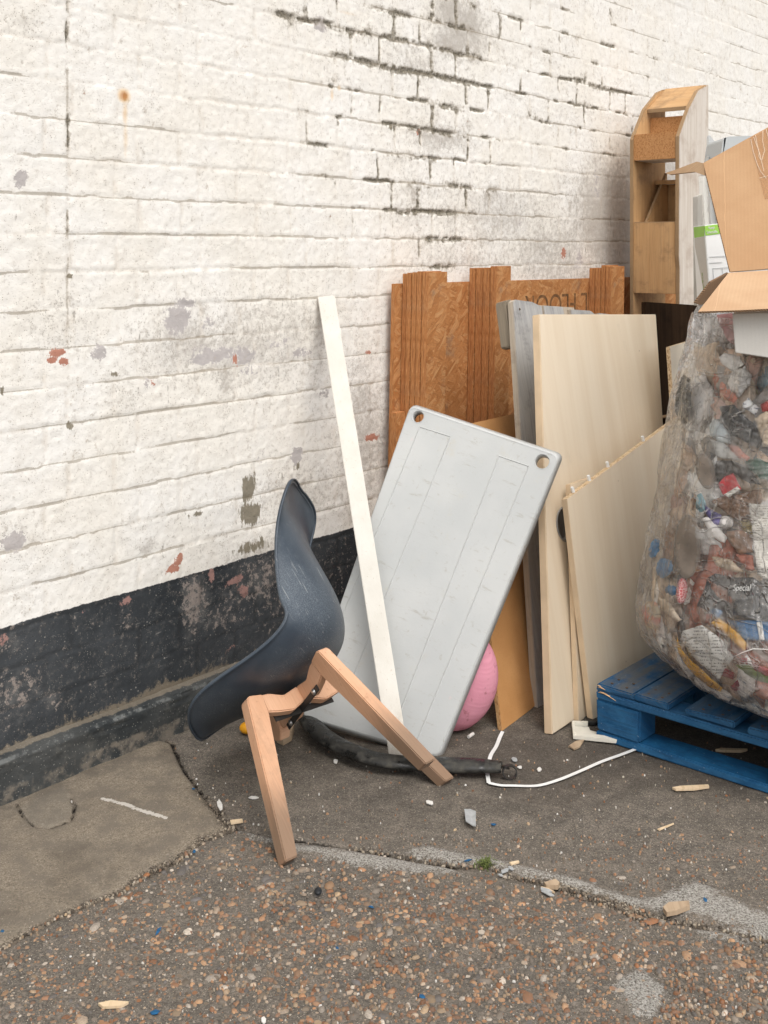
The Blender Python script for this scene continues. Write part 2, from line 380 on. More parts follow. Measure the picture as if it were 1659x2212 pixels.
def m_osbedge():
    k = M_('strand_board_edge', .85, .2); uv = k.uv()
    s1 = k.noise(k.map(uv, (280, 34, 1)), 1, 5, .7); s2 = k.noise(k.map(uv, (120, 9, 1)), 1, 4, .6); s3 = k.noise(uv, 5, 5)
    c = k.ramp(s1, [(.28, (.18, .063, .022)), (.40, (.41, .165, .058)), (.56, (.54, .245, .092)), (.75, (.66, .39, .19))])
    c = k.mix(k.mul(k.step(s2, .5, .72), .55), c, (.19, .075, .028))
    c = k.mix(k.mul(k.step(s3, .5, .75), .35), c, (.20, .14, .10))
    k.c(c); k.bump(s1, .003); return k.m
def m_wood(name, c1, c2, dark, fine=200, along=8, rough=.6, knots=True, weather=0, bumpd=.0008, axis='y', ringsc=1.0):
    k = M_(name, rough, .3); uv = k.uv(); u = k.sep(uv)
    vec = k.comb(u[0], u[1], 0) if axis == 'y' else k.comb(u[1], u[0], 0)
    w = k.vadd(vec, k.vscale(k.noise(k.map(vec, (4, 1, 1)), 2, 3, out=1), .05))
    g = k.noise(k.map(w, (fine, along*.6, 1)), 1, 5, .65); g2 = k.noise(k.map(w, (38*ringsc, 1.6, 1)), 1, 4, .6)
    c = k.mix(k.step(g2, .3, .7), c1, c2); c = k.mix(k.mul(k.step(g, .48, .75), .45), c, dark)
    if knots:
        kd = k.vor(k.map(vec, (1, .55, 1)), 5.5); c = k.mix(k.mul(k.step(kd, .11, .05), .7), c, dark)
    if weather:
        c = k.mix(k.mul(k.step(k.noise(vec, 7, 7, .7), .48, .68), weather), c, dark)
    k.c(c); k.bump(k.add(g, k.mul(g2, .5)), bumpd); return k.m
def m_laminate():
    k = M_('maple_laminate', .42, .35); uv = k.uv()
    a = k.noise(k.map(uv, (70, 2.2, 1)), 1, 5, .6); b = k.noise(k.map(uv, (12, .8, 1)), 1, 3)
    c = k.mix(k.step(b, .3, .7), (.70, .585, .435), (.755, .655, .51)); c = k.mix(k.mul(k.step(a, .45, .7), .20), c, (.64, .515, .36))
    c = k.mix(k.mul(k.step(k.vor(uv, 9), .035, .015), .7), c, (.3, .2, .12))
    c = k.mix(k.mul(k.step(k.noise(uv, 4, 7, .7), .60, .75), .25), c, (.42, .35, .26))
    k.c(c); k.bump(k.noise(k.map(uv, (160, 8, 1)), 1, 3), .0002); return k.m
def m_chip(name='chipboard_edge', base=(.56, .40, .24), light=(.72, .57, .38), dark=(.30, .17, .08)):
    k = M_(name, .85, .15); uv = k.uv(); cc = k.sep(k.vor(k.map(uv, (1, .55, 1)), 330, out='Color'))
    c = k.ramp(cc[0], [(0, dark), (.3, base), (.7, light), (1, base)]); k.c(c); k.bump(cc[1], .001); return k.m
def m_mdf():
    k = M_('hardboard_orange', .6, .3); v = k.uv()
    c = k.mix(k.step(k.noise(v, 6, 5), .35, .65), (.46, .235, .088), (.53, .285, .115)); c = k.mix(k.mul(k.step(k.noise(v, 160, 4, .7), .5, .7), .35), c, (.36, .165, .06))
    c = k.mix(k.mul(k.step(k.vor(v, 40), .06, .03), .6), c, (.2, .09, .03))
    k.c(c); k.bump(k.noise(v, 200, 4), .0004); return k.m
def m_plastic():
    k = M_('grey_plastic', .45, .4); v = k.uv()
    c = k.mix(k.step(k.noise(v, 3, 5), .35, .65), (.46, .475, .47), (.515, .525, .515))
    c = k.mix(k.mul(k.step(k.noise(v, 10, 8, .75), .56, .72), .4), c, (.50, .47, .39))
    dd = k.mul(k.step(k.vor(v, 130), .16, .06), k.step(k.noise(v, 9, 5), .56, .68)); c = k.mix(k.mul(dd, .7), c, (.2, .17, .13))
    c = k.mix(k.mul(k.step(k.noise(k.map(v, (40, 7, 1), (0, 0, .4)), 1, 6, .75), .57, .70), .5), c, (.30, .27, .22)); c = k.mix(k.mul(k.step(k.noise(v, 34, 8, .8), .57, .68), .5), c, (.31, .28, .23)); pk = k.step(k.noise(k.map(v, (1, 1, 1), (0, 0, 0), (3, 7, 0)), 9, 4), .66, .72); c = k.mix(k.mul(pk, .3), c, (.70, .50, .50))
    dt = k.step(k.attr('dirt'), .3, 1); c = k.mix(k.mul(dt, k.mul(k.step(k.noise(v, 30, 6, .75), .42, .6), .8)), c, (.28, .23, .17))
    k.c(c); k.rg(k.ma('ADD', k.mul(k.noise(v, 12, 4), .3), .28)); k.bump(k.noise(v, 120, 5), .00035); return k.m
def m_rubber(name='black_rubber'):
    k = M_(name, .5, .4); v = k.geo(); n = k.noise(v, 28, 7, .7)
    c = k.mix(k.step(n, .42, .72), (.014, .014, .013), (.085, .08, .068)); k.c(c); k.rg(k.step(n, .3, .65)); k.bump(n, .002)
    return k.m
def m_shell():
    k = M_('navy_plastic', .42, .45); v = k.obj()
    c = k.mix(k.step(k.noise(v, 5, 5), .35, .65), (.034, .047, .064), (.048, .064, .084))
    sc = k.noise(v, 420, 4, .8); reg = k.step(k.add(k.noise(v, 5, 4), k.mul(k.attr('scuff'), .32)), .46, .72)
    c = k.mix(k.mul(k.mul(k.step(sc, .46, .64), reg), .42), c, (.26, .29, .31))
    st = k.noise(k.map(v, (60, 260, 12), (.25, 0, 0)), 1, 3, .6); c = k.mix(k.mul(k.mul(k.step(st, .62, .70), reg), .55), c, (.36, .37, .36))
    k.c(c); k.rg(k.ma('ADD', k.mul(reg, .22), .36)); k.bump(sc, .0003); return k.m
def m_beech():
    k = M_('beech_wood', .5, .35); v = k.obj(); uv = k.uv(); u = k.sep(uv)
    g = k.noise(k.map(uv, (190, 9, 1)), 1, 5, .6)
    c = k.mix(k.step(k.noise(k.map(uv, (9, 2, 1)), 1, 3), .3, .7), (.57, .325, .195), (.64, .39, .25)); c = k.mix(k.mul(k.step(g, .42, .66), .30), c, (.46, .25, .14)); c = k.mix(k.mul(k.step(k.noise(v, 14, 6, .7), .54, .70), .35), c, (.38, .24, .15))
    z = k.sep(v)[2]
    wear = k.step(k.add(z, k.mul(k.ma('SUBTRACT', k.noise(k.map(uv, (60, 9, 1)), 1, 5, .7), .5), .14)), .24, .07)
    c = k.mix(k.mul(wear, .8), c, k.mix(g, (.09, .062, .042), (.25, .18, .125)))
    c = k.mix(k.mul(k.step(k.noise(v, 40, 5, .7), .60, .68), .4), c, (.34, .17, .09))
    k.c(c); k.bump(g, .0004); return k.m
def m_blue():
    k = M_('blue_painted_wood', .7, .25); uv = k.uv(); g = k.noise(k.map(uv, (90, 7, 1)), 1, 5, .7); n = k.noise(uv, 9, 7, .7)
    rings = k.noise(k.map(uv, (30, 4, 1)), 1, 3)
    c = k.mix(k.step(n, .35, .65), (.008, .075, .185), (.017, .135, .295))
    c = k.mix(k.mul(k.step(g, .5, .7), .5), c, (.008, .040, .085))
    w = k.mul(k.attr('wear'), k.step(k.add(k.mul(n, .6), k.mul(rings, .4)), .36, .56)); c = k.mix(k.mul(w, .88), c, k.mix(g, (.06, .058, .05), (.18, .165, .135)))
    c = k.mix(k.mul(k.step(k.vor(uv, 45), .10, .05), .5), c, (.3, .42, .5))
    k.c(c); k.bump(k.add(g, n), .0025); return k.m
def m_card(name='cardboard', base=(.47, .285, .155), lite=(.53, .335, .19)):
    k = M_(name, .85, .15); uv = k.uv(); u = k.sep(uv)
    w = k.ma('SINE', k.mul(u[0], 620)); n = k.noise(uv, 5, 5)
    c = k.mix(k.step(n, .35, .65), base, lite); c = k.mix(k.mul(k.step(w, -.2, 1), .05), c, tuple(x*.72 for x in base))
    c = k.mix(k.mul(k.step(k.noise(uv, 260, 3, .7), .5, .7), .22), c, tuple(x*.7 for x in base))
    cr = k.step(k.ma('ABSOLUTE', k.ma('SINE', k.add(k.mul(u[0], 22), k.mul(n, .6)))), .05, .0); c = k.mix(k.mul(cr, .3), c, tuple(min(1, x*1.35) for x in lite))
    k.c(c); k.bump(k.add(k.mul(w, .2), cr), .0004); return k.m
def m_corr():
    k = M_('corrugated_edge', .9, .1); uv = k.uv(); u = k.sep(uv)
    w = k.ma('SINE', k.mul(k.add(u[0], u[1]), 900)); k.c(k.mix(k.step(w, -.3, .3), (.17, .10, .055), (.46, .30, .18))); k.bump(w, .002); return k.m
def m_film(name, fog=.30, tint=(.80, .78, .74), cre=1.0):
    m = bpy.data.materials.new(name); m.use_nodes = True; t = m.node_tree; n = t.nodes; l = t.links; n.remove(n['Principled BSDF']); out = n['Material Output']
    k = M_.__new__(M_); k.m = m; k.t = t; k.n = n; k.l = l
    v = k.obj(); vd = k.vadd(v, k.vscale(k.noise(v, 5, 3, out=1), .12))
    w1 = k.noise(k.map(vd, (13, 13, 4), (.35, .3, 0)), 1, 3, .5); w2 = k.noise(k.map(vd, (4, 4, 15), (.2, -.3, .4)), 1, 3, .5)
    ridge = k.ma('ADD', k.step(k.ma('ABSOLUTE', k.ma('SUBTRACT', w1, .5)), .018, 0), k.step(k.ma('ABSOLUTE', k.ma('SUBTRACT', w2, .5)), .016, 0), 0, True)
    h = k.add(k.add(w1, w2), k.mul(ridge, .25))
    b = n.new('ShaderNodeBump'); b.inputs['Distance'].default_value = .06*cre; l.new(h, b.inputs['Height'])
    df = n.new('ShaderNodeBsdfDiffuse'); df.inputs[0].default_value = (*tint, 1); tl = n.new('ShaderNodeBsdfTranslucent'); tl.inputs[0].default_value = (*tint, 1)
    gl = n.new('ShaderNodeBsdfGlossy'); gl.inputs['Roughness'].default_value = .17; gl.inputs[0].default_value = (1, 1, 1, 1)
    tr = n.new('ShaderNodeBsdfTransparent')
    for s_ in (df, tl, gl): l.new(b.outputs[0], s_.inputs['Normal'])
    a = n.new('ShaderNodeMixShader'); a.inputs[0].default_value = .5; l.new(df.outputs[0], a.inputs[1]); l.new(tl.outputs[0], a.inputs[2])
    f = k.ma('ADD', k.mul(k.step(k.noise(v, 5, 6, .65), .35, .72), fog*1.25), k.add(k.mul(ridge, .20), fog*.28), 0, True)
    c_ = n.new('ShaderNodeMixShader'); l.new(f, c_.inputs[0]); l.new(tr.outputs[0], c_.inputs[1]); l.new(a.outputs[0], c_.inputs[2])
    fr = n.new('ShaderNodeFresnel'); fr.inputs[0].default_value = 1.4; l.new(b.outputs[0], fr.inputs[1])
    d_ = n.new('ShaderNodeMixShader'); l.new(k.ma('MINIMUM', k.mul(fr.outputs[0], .9), .6), d_.inputs[0]); l.new(c_.outputs[0], d_.inputs[1]); l.new(gl.outputs[0], d_.inputs[2])
    l.new(d_.outputs[0], out.inputs[0]); return m
# ================================================================== WALL
def grid_mesh(name, X, Y, fn):
    """X, Y 1-d arrays; fn(XX, YY) -> (co (n,3), attributes)"""
    XX, YY = np.meshgrid(X, Y, indexing='ij'); co, at_ = fn(XX, YY)
    nx, ny = len(X), len(Y); me = bpy.data.meshes.new(name)
    i = np.arange(nx*ny).reshape(nx, ny)
    q = np.stack([i[:-1, :-1], i[1:, :-1], i[1:, 1:], i[:-1, 1:]], -1).reshape(-1, 4)
    me.vertices.add(nx*ny); me.vertices.foreach_set('co', np.ascontiguousarray(co.reshape(-1), dtype=np.float32))
    me.loops.add(q.size); me.loops.foreach_set('vertex_index', q.ravel().astype(np.int32))
    me.polygons.add(len(q)); me.polygons.foreach_set('loop_start', (np.arange(len(q))*4).astype(np.int32)); me.polygons.foreach_set('loop_total', np.full(len(q), 4, np.int32))
    me.update(calc_edges=True)
    for nm, a in at_.items():
        A = me.attributes.new(nm, 'FLOAT', 'POINT'); A.data.foreach_set('value', np.ascontiguousarray(a.reshape(-1), dtype=np.float32))
    me.validate(); me.polygons.foreach_set('use_smooth', [True]*len(me.polygons)); return me
def seg_dist(X, Y, P):
    d = np.full(X.shape, 9.0)
    for (x0, y0), (x1, y1) in zip(P[:-1], P[1:]):
        L = (x1-x0)**2+(y1-y0)**2+1e-12; t = np.clip(((X-x0)*(x1-x0)+(Y-y0)*(y1-y0))/L, 0, 1)
        d = np.minimum(d, np.hypot(X-x0-t*(x1-x0), Y-y0-t*(y1-y0)))
    return d
def poly_sd(X, Y, P):
    ins = np.zeros(X.shape, bool); n = len(P)
    for i in range(n):
        (x0, y0), (x1, y1) = P[i], P[(i+1) % n]
        if y0 == y1: continue
        c = ((y0 > Y) != (y1 > Y)) & (X < (x1-x0)*(Y-y0)/(y1-y0)+x0); ins ^= c
    d = seg_dist(X, Y, list(P)+[P[0]]); return np.where(ins, d, -d)
COURSE, Z0, HALF = .1065, 1.504, .2375
SAT = lambda x: np.clip(x, 0, 1)
def blots(T, Z, L, px=1):
    a = np.zeros(T.shape)
    for (x, y, rx, ry, *w) in L:
        t, z = wt(x), wz(x, y); s = (WOY+WY*t)/FPX      # metres per picture unit there
        st = rx*s/max(.35, .66-.76*(x-829.5)/FPX); sz = ry*s
        a = np.maximum(a, (w[0] if w else 1)*np.exp(-(((T-t)/st)**2+((Z-z)/sz)**2)*.9))
    return a
GREY = [(385, 690, 32, 30), (470, 765, 60, 22, .8), (440, 775, 30, 14), (320, 830, 25, 25, .55), (450, 700, 22, 22, .7), (405, 655, 30, 14, .8), (640, 985, 16, 22, .9), (560, 990, 12, 20, .6), (520, 770, 40, 20, .75), (600, 740, 40, 18, .6),
        (215, 765, 22, 20, .85), (45, 385, 18, 22), (30, 1170, 30, 22, .9), (1040, 1000, 20, 20, .5), (1250, 560, 14, 40, .55), (1130, 490, 14, 20, .5), (655, 760, 30, 14, .7), (690, 55, 18, 20, .9), (540, 800, 30, 20, .6), (1290, 400, 20, 40, .6), (700, 850, 18, 20, .5)]
RED = [(125, 762, 26, 10), (140, 780, 15, 12), (112, 778, 13, 10), (374, 1228, 19, 15), (382, 1216, 13, 12), (388, 1201, 7, 7), (803, 945, 16, 10), (470, 1240, 6, 16), (700, 645, 6, 5), (905, 285, 8, 10, .9), (1217, 548, 6, 22, .85), (508, 775, 8, 15, .7), (330, 825, 12, 12, .62), (795, 760, 10, 6, .8)]
BROWN = [(270, 210, 5, 8, 1), (537, 1052, 18, 32), (541, 1110, 26, 26), (545, 1180, 42, 16, .75), (424, 1111, 17, 8, .75), (150, 920, 10, 10, .85), (150, 597, 7, 8, .9), (248, 808, 8, 9, .85), (844, 275, 7, 8, .9), (390, 1130, 6, 6, .6), (0, 845, 10, 12, .8), (640, 1010, 25, 14, .55)]
RUST = [(268, 207, 15, 17), (270, 245, 8, 40, .62), (271, 300, 8, 60, .5), (717, 205, 5, 18, .6), (733, 190, 6, 9, .55), (750, 28, 30, 6, .45)]
DEEP = [(615, 35, 22, 16), (655, 22, 45, 12, .75), (700, 45, 50, 12, .85), (752, 70, 45, 12), (735, 110, 25, 12), (770, 125, 45, 12, .95), (800, 137, 40, 12, .95), (860, 75, 50, 14), (920, 90, 60, 14), (985, 105, 70, 14), (800, 55, 45, 10, .8),
        (850, 150, 40, 14, .95), (905, 155, 50, 12), (960, 165, 50, 12), (1010, 180, 45, 12, .8), (850, 30, 60, 12, .8), (935, 35, 50, 12, .9), (990, 50, 60, 10, .7), (900, 285, 22, 10), (940, 290, 60, 12, .9), (1000, 300, 40, 9, .7), (960, 235, 60, 10, .85),
        (900, 205, 55, 9, .7), (1050, 200, 50, 10, .7), (1110, 215, 35, 10, .8), (1180, 130, 30, 10, .6), (1255, 170, 28, 14, .95), (1300, 190, 40, 9, .8), (1170, 250, 40, 10, .65), (1265, 218, 22, 9, .9), (895, 430, 9, 35, 1), (880, 462, 25, 12, 1), (955, 460, 55, 9, .9),
        (970, 480, 8, 35, .9), (960, 517, 50, 9, 1), (985, 400, 30, 10, .8), (900, 345, 60, 8, .7), (905, 408, 40, 9, .8), (1000, 420, 18, 12, .8), (1060, 420, 18, 12, .7), (945, 575, 45, 8, .8), (1210, 95, 30, 10, .6), (1300, 20, 55, 10, .8), (1360, 40, 30, 8, .6), (1240, 80, 20, 8, .5),
        (838, 120, 7, 35, .95), (930, 130, 6, 40, .9), (990, 95, 6, 35, .8), (985, 20, 6, 30, .9), (935, 10, 6, 30, .9), (860, 60, 6, 35, .8), (790, 40, 6, 40, .8), (1010, 260, 6, 35, .7), (935, 265, 6, 35, .8), (1080, 60, 7, 40, .8), (1020, 25, 7, 40, .7), (640, 50, 30, 9, .7), (720, 170, 25, 8, .6), (760, 185, 18, 8, .6),
        (144, 70, 4, 40, .85), (147, 265, 4, 20, .9), (148, 300, 3, 35, .85), (146, 480, 3, 25, .8), (146, 580, 3, 20, .6), (145, 10, 4, 20, .7), (150, 605, 4, 10, .8), (1440, 110, 20, 6, .5), (1530, 150, 20, 6, .5), (485, 820, 5, 40, .45)]
def fa(lo, hi, s): return list(np.arange(lo, hi, s))
TX = np.array([-9, -6, -4, -2.5, -1.5, -.9, -.5]+fa(-.3, 2.6, .0056)+fa(2.6, 6.3, .0085)+[6.6, 7, 8, 10, 14, 20]); ZX = np.array([-.05]+fa(.085, 2.35, .0056)+fa(2.35, 3.4, .009)+[3.6, 4, 4.6])
BT = .452
def wall_fn(T, Z):
    zw = Z+(fbm(T*1.7, Z*.8, 3, 2)-.5)*.012+(fbm(T*16, Z*16, 5, 3)-.5)*.012
    tw = T+(fbm(T*14, Z*14, 9, 3)-.5)*.012
    r = np.floor((zw-Z0)/COURSE); zf = (zw-Z0)/COURSE-r
    dh = np.minimum(zf, 1-zf)*COURSE
    ph = (tw-1.98+np.where(r % 2 == 0, 0, HALF)+(_h(r.astype(np.int64), 5, 2)-.5)*.02)/(2*HALF); pf = ph-np.floor(ph)   # header centred at 0
    hw = .079/(2*HALF)
    dv = np.minimum(np.abs(pf-hw), np.abs(pf-(1-hw)))*2*HALF
    bid = r*977+np.floor(ph)*31+np.where((pf < hw) | (pf > 1-hw), 7, 0)
    right = sst(2.0, 4.5, T)
    vis = .12+.88*vn(T*2.3, Z*7, 21)**1.5               # how far paint has filled a joint
    vert = sst(.013, .003, dv)*(.25+.75*vn(T*5, Z*5, 33))
    ctl = sst(.012, .002, np.abs(T-.232+(fbm(T*0, Z*9, 4, 2)-.5)*.012))*sst(.95, 1.25, Z)
    jh = sst(.0075, .0012, dh)*(.3+.7*vis)
    jd = np.maximum(np.maximum(jh, vert), ctl*.8)
    dl = blots(T, Z, DEEP); deep = SAT(dl*1.25)*np.maximum(np.maximum(sst(.026, .006, dh), sst(.022, .005, dv)*.95), ctl)
    deep = np.maximum(deep, SAT(dl-.76)*1.4)*(.35+.65*sst(.30, .52, fbm(T*48, Z*60, 91, 4)))
    reg = blots(T, Z, [(900, 200, 190, 260, 1.0), (1250, 180, 200, 140, .75), (700, 60, 120, 60, .7)])
    jn = np.maximum(sst(.013, .002, dh), sst(.010, .002, dv))
    deep = np.maximum(deep*.85, jn*sst(.60, .78, fbm(T*11, Z*13, 93, 4)+.20*reg)*.9*sst(.05, .4, reg))
    rnd = (_h(bid.astype(np.int64), 3, 7)-.5)
    hgt = -.0016*jd-.0006*vert-.007*deep*sst(.3, .8, deep)+rnd*.0018+(fbm(T*22, Z*22, 40, 4)-.5)*.0024+(fbm(T*3, Z*3, 41, 3)-.5)*.006+(fbm(T*80, Z*80, 47, 3)-.5)*.0026
    lip = np.exp(-((dh-.014)/.006)**2)*vis*.0006; hgt = hgt+lip
    hair = sst(.0055, .0012, np.abs(dh-.003*vn(T*11, Z*3, 71)))*sst(.30, .62, vn(T*4.1, Z*9.7, 72)+.1)
    hair = np.maximum(hair, ctl*.8*sst(.35, .6, vn(T*0, Z*13, 74)))
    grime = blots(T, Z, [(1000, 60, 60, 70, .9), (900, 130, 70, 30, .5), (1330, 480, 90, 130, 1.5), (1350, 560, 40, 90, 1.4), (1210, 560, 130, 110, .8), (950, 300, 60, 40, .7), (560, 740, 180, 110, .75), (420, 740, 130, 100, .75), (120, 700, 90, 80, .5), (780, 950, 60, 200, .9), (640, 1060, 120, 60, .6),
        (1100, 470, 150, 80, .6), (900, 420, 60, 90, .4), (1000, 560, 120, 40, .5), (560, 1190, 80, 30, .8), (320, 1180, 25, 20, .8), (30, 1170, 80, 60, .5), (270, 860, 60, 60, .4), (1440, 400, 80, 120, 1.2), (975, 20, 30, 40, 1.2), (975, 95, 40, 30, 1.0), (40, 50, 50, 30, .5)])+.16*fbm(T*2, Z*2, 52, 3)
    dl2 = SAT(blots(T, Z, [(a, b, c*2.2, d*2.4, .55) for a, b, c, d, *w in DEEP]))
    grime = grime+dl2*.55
    bz = Z-BT-(fbm(T*3, Z*0, 61, 2)-.5)*.012
    bandwear = blots(T, Z, [(420, 1300, 34, 70, 1.4), (500, 1290, 60, 60, .7), (560, 1250, 60, 70, 1.0), (30, 1500, 70, 60, 1.0), (110, 1510, 30, 30, .9), (480, 1340, 60, 20, .9), (620, 1300, 60, 80, .7), (720, 1240, 50, 60, .6), (150, 1430, 200, 120, .3), (270, 1340, 30, 25, .7), (20, 1390, 40, 40, .8)])
    bandred = .82*blots(T, Z, [(272, 1297, 16, 11, .9), (458, 1243, 7, 22), (505, 1253, 26, 12, .9), (525, 1278, 14, 14, .8), (420, 1330, 5, 10, .7), (180, 1322, 8, 6, .7), (715, 1225, 22, 12, .6), (180, 1375, 18, 9, .5), (8, 1378, 14, 14, .8), (500, 1400, 22, 16, .6)])
    sand = np.exp(-np.clip(Z-.11, 0, 9)/.022)*sst(-.2, .4, fbm(T*5, Z*0+.3, 64, 2)+.1)*1.1+blots(T, Z, [(350, 1500, 90, 20, .5)])
    co = np.stack([WOX+WX*T+NX*hgt, WOY+WY*T+NY*hgt, Z], -1)
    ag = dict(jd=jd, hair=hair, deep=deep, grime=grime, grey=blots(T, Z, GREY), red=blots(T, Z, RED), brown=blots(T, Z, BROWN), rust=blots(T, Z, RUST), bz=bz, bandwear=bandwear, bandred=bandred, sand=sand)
    return co, ag
wall = thing('brick_wall', WP(2.6, 0, 0), 'old white painted brick wall with a black painted band along its foot', 'wall')
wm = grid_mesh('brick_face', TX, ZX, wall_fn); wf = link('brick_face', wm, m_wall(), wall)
link_ = build('wall_core', box_bm(WO, wv, nv, UP, (-9, 20), (-.3, -.05), (-.1, 4.6), 0), simple('wall_core', (.5, .48, .44)), wall)
def pl_fn(T, Sx):
    # profile: out from wall along the ledge then down the face
    prof_d = np.array([-.02, .02, .036, .044, .047, .049, .052]); prof_z = np.array([.122, .118, .114, .104, .08, .03, -.06])
    s = np.linspace(0, 1, 7); d = np.interp(Sx, s, prof_d); z = np.interp(Sx, s, prof_z)
    lump = (fbm(T*7, Sx*3, 81, 4)-.5)
    d = d+lump*.014+(fbm(T*40, Sx*14, 83, 3)-.5)*.006; z = z+lump*.010*sst(.6, .1, Sx)+(fbm(T*2.2, Sx*0, 85, 2)-.5)*.010*sst(.6, .1, Sx)
    edge = np.exp(-((Sx-.40)/.10)**2); sand = sst(.32, .05, Sx)*1.1; foot = sst(.72, .80, Sx)*(fbm(T*5, Sx*4, 87, 3))*1.3
    return np.stack([WOX+WX*T+NX*d, WOY+WY*T+NY*d, z], -1), dict(edge=edge, sand=sand, foot=foot)
pm = grid_mesh('plinth', np.array([-9, -4, -1]+fa(-.3, 5.5, .012)+[7, 12, 20]), np.linspace(0, 1, 40), pl_fn); link('plinth', pm, m_plinth(), wall)
# ================================================================== GROUND
def gp(L): return [tuple(G(x, y)[:2]) for x, y in L]
SLAB = gp([(-200, 1850), (0, 1735), (150, 1670), (338, 1588), (372, 1600), (388, 1640), (402, 1665), (430, 1700), (462, 1738), (482, 1765), (497, 1788), (440, 1812), (400, 1845), (340, 1870), (300, 1890), (262, 1925), (190, 1950), (110, 1985), (0, 2045), (-200, 2140)])
CRACK1 = gp([(340, 1592), (372, 1604), (388, 1640), (402, 1668), (430, 1702), (462, 1742), (480, 1765), (505, 1782)])
CRACK2 = gp([(505, 1782), (545, 1795), (575, 1803), (620, 1812), (655, 1812), (700, 1822), (760, 1828), (830, 1838), (880, 1852), (940, 1860), (985, 1868)])
CRACK3 = gp([(35, 1735), (48, 1760), (75, 1785), (110, 1790), (155, 1775), (162, 1740), (150, 1722)])
DIRT = [(gp([(470, 1745), (480, 1768), (505, 1785), (470, 1800), (430, 1815), (400, 1845), (360, 1865), (300, 1895)]), .020), (gp([(300, 1895), (260, 1925), (190, 1950), (110, 1985), (0, 2045), (-150, 2110)]), .009), (CRACK1, .008),
        (gp([(760, 1830), (880, 1852), (970, 1868), (1060, 1870), (1100, 1890), (1180, 1905), (1250, 1925), (1320, 1950), (1400, 1975), (1470, 1990), (1530, 2000), (1659, 2030)]), .012), (gp([(1180, 1905), (1260, 1930), (1340, 1955), (1400, 1985)]), .030), (gp([(420, 1700), (490, 1790), (530, 1785)]), .008)]
CEM = [gp([(505, 1790), (560, 1800), (640, 1822), (760, 1833), (850, 1846), (960, 1866), (1000, 1888), (900, 1882), (800, 1872), (700, 1850), (640, 1842), (560, 1812)]), gp([(880, 1830), (930, 1825), (1000, 1842), (1060, 1850), (1130, 1870), (1230, 1892), (1320, 1925), (1390, 1942), (1440, 1925), (1500, 1905), (1560, 1925), (1600, 1950), (1700, 1985), (1700, 2020), (1600, 2003), (1520, 1985), (1440, 1970), (1380, 1958), (1290, 1932), (1180, 1900), (1080, 1875), (990, 1862), (900, 1850)]),
       gp([(1500, 2010), (1580, 1998), (1700, 2010), (1700, 2032), (1600, 2028), (1520, 2020)]), gp([(1330, 2110), (1380, 2090), (1440, 2130), (1420, 2200), (1360, 2190), (1340, 2150)])]
PATCH = gp([(40, 1745), (80, 1725), (140, 1700), (158, 1735), (150, 1770), (110, 1788), (60, 1780)])
CHALK = [gp([(222, 1727), (262, 1738), (300, 1752), (357, 1770)])]
LOW = gp([(-400, 2150), (0, 2045), (110, 1985), (262, 1925), (340, 1870), (497, 1790), (640, 1845), (800, 1872), (1000, 1890), (1200, 1915), (1400, 1985), (1700, 2030), (1900, 2100), (1900, 3500), (-500, 3500)])
def ground_fn(X, Y):
    sl = poly_sd(X, Y, SLAB); lo = poly_sd(X, Y, LOW)
    cr = np.minimum(seg_dist(X, Y, CRACK1), np.minimum(seg_dist(X, Y, CRACK2), seg_dist(X, Y, CRACK3)+.001))
    ce = np.full(X.shape, -9.0)
    for c in CEM: ce = np.maximum(ce, poly_sd(X, Y, c))
    dl = np.full(X.shape, 9.0)
    for P, w in DIRT: dl = np.minimum(dl, seg_dist(X, Y, P)-w*.55)
    ch = np.full(X.shape, 9.0)
    for P in CHALK: ch = np.minimum(ch, seg_dist(X, Y, P))
    co_ = sst(-.10, .12, lo)
    # distance from the foot of the wall
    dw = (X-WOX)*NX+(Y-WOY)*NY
    dark_zone = sst(.30, .05, dw)*.5  # ground darker towards the wall foot and around the listed spots
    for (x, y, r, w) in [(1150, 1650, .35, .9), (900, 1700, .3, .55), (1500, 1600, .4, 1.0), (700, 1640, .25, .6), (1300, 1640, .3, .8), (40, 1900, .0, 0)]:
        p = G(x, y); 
        if r: dark_zone = np.maximum(dark_zone, w*np.exp(-((X-p.x)**2+(Y-p.y)**2)/r**2))
    z = (fbm(X*1.3, Y*1.3, 101, 3)-.5)*.010*sst(.05, .4, dw)+(fbm(X*9, Y*9, 103, 3)-.5)*.005+(fbm(X*70, Y*70, 105, 3)-.5)*.0035*(.4+.6*co_)
    near = np.exp(-((X)**2+(Y-3.2)**2)/9); z = z*near
    z = z-.010*np.exp(-(cr/.006)**2)-.006*sst(.02, -.01, dl)+.004*sst(-.006, .012, ce)+.003*sst(-.004, .006, sl)
    return np.stack([X, Y, z-.001], -1), dict(slab=sl, coarse=co_, crack=cr+(fbm(X*30, Y*30, 107, 2)-.5)*.006, cement=ce, dirtline=dl, chalk=sst(.014, .004, ch), dark_zone=dark_zone, patch=poly_sd(X, Y, PATCH))
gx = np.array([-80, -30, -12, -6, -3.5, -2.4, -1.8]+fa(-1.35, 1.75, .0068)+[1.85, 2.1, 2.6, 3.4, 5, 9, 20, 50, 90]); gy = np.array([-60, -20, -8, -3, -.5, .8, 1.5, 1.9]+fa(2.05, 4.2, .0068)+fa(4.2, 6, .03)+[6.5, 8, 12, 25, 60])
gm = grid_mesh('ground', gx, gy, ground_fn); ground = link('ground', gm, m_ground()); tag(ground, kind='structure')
def gz(x, y): return 0.0
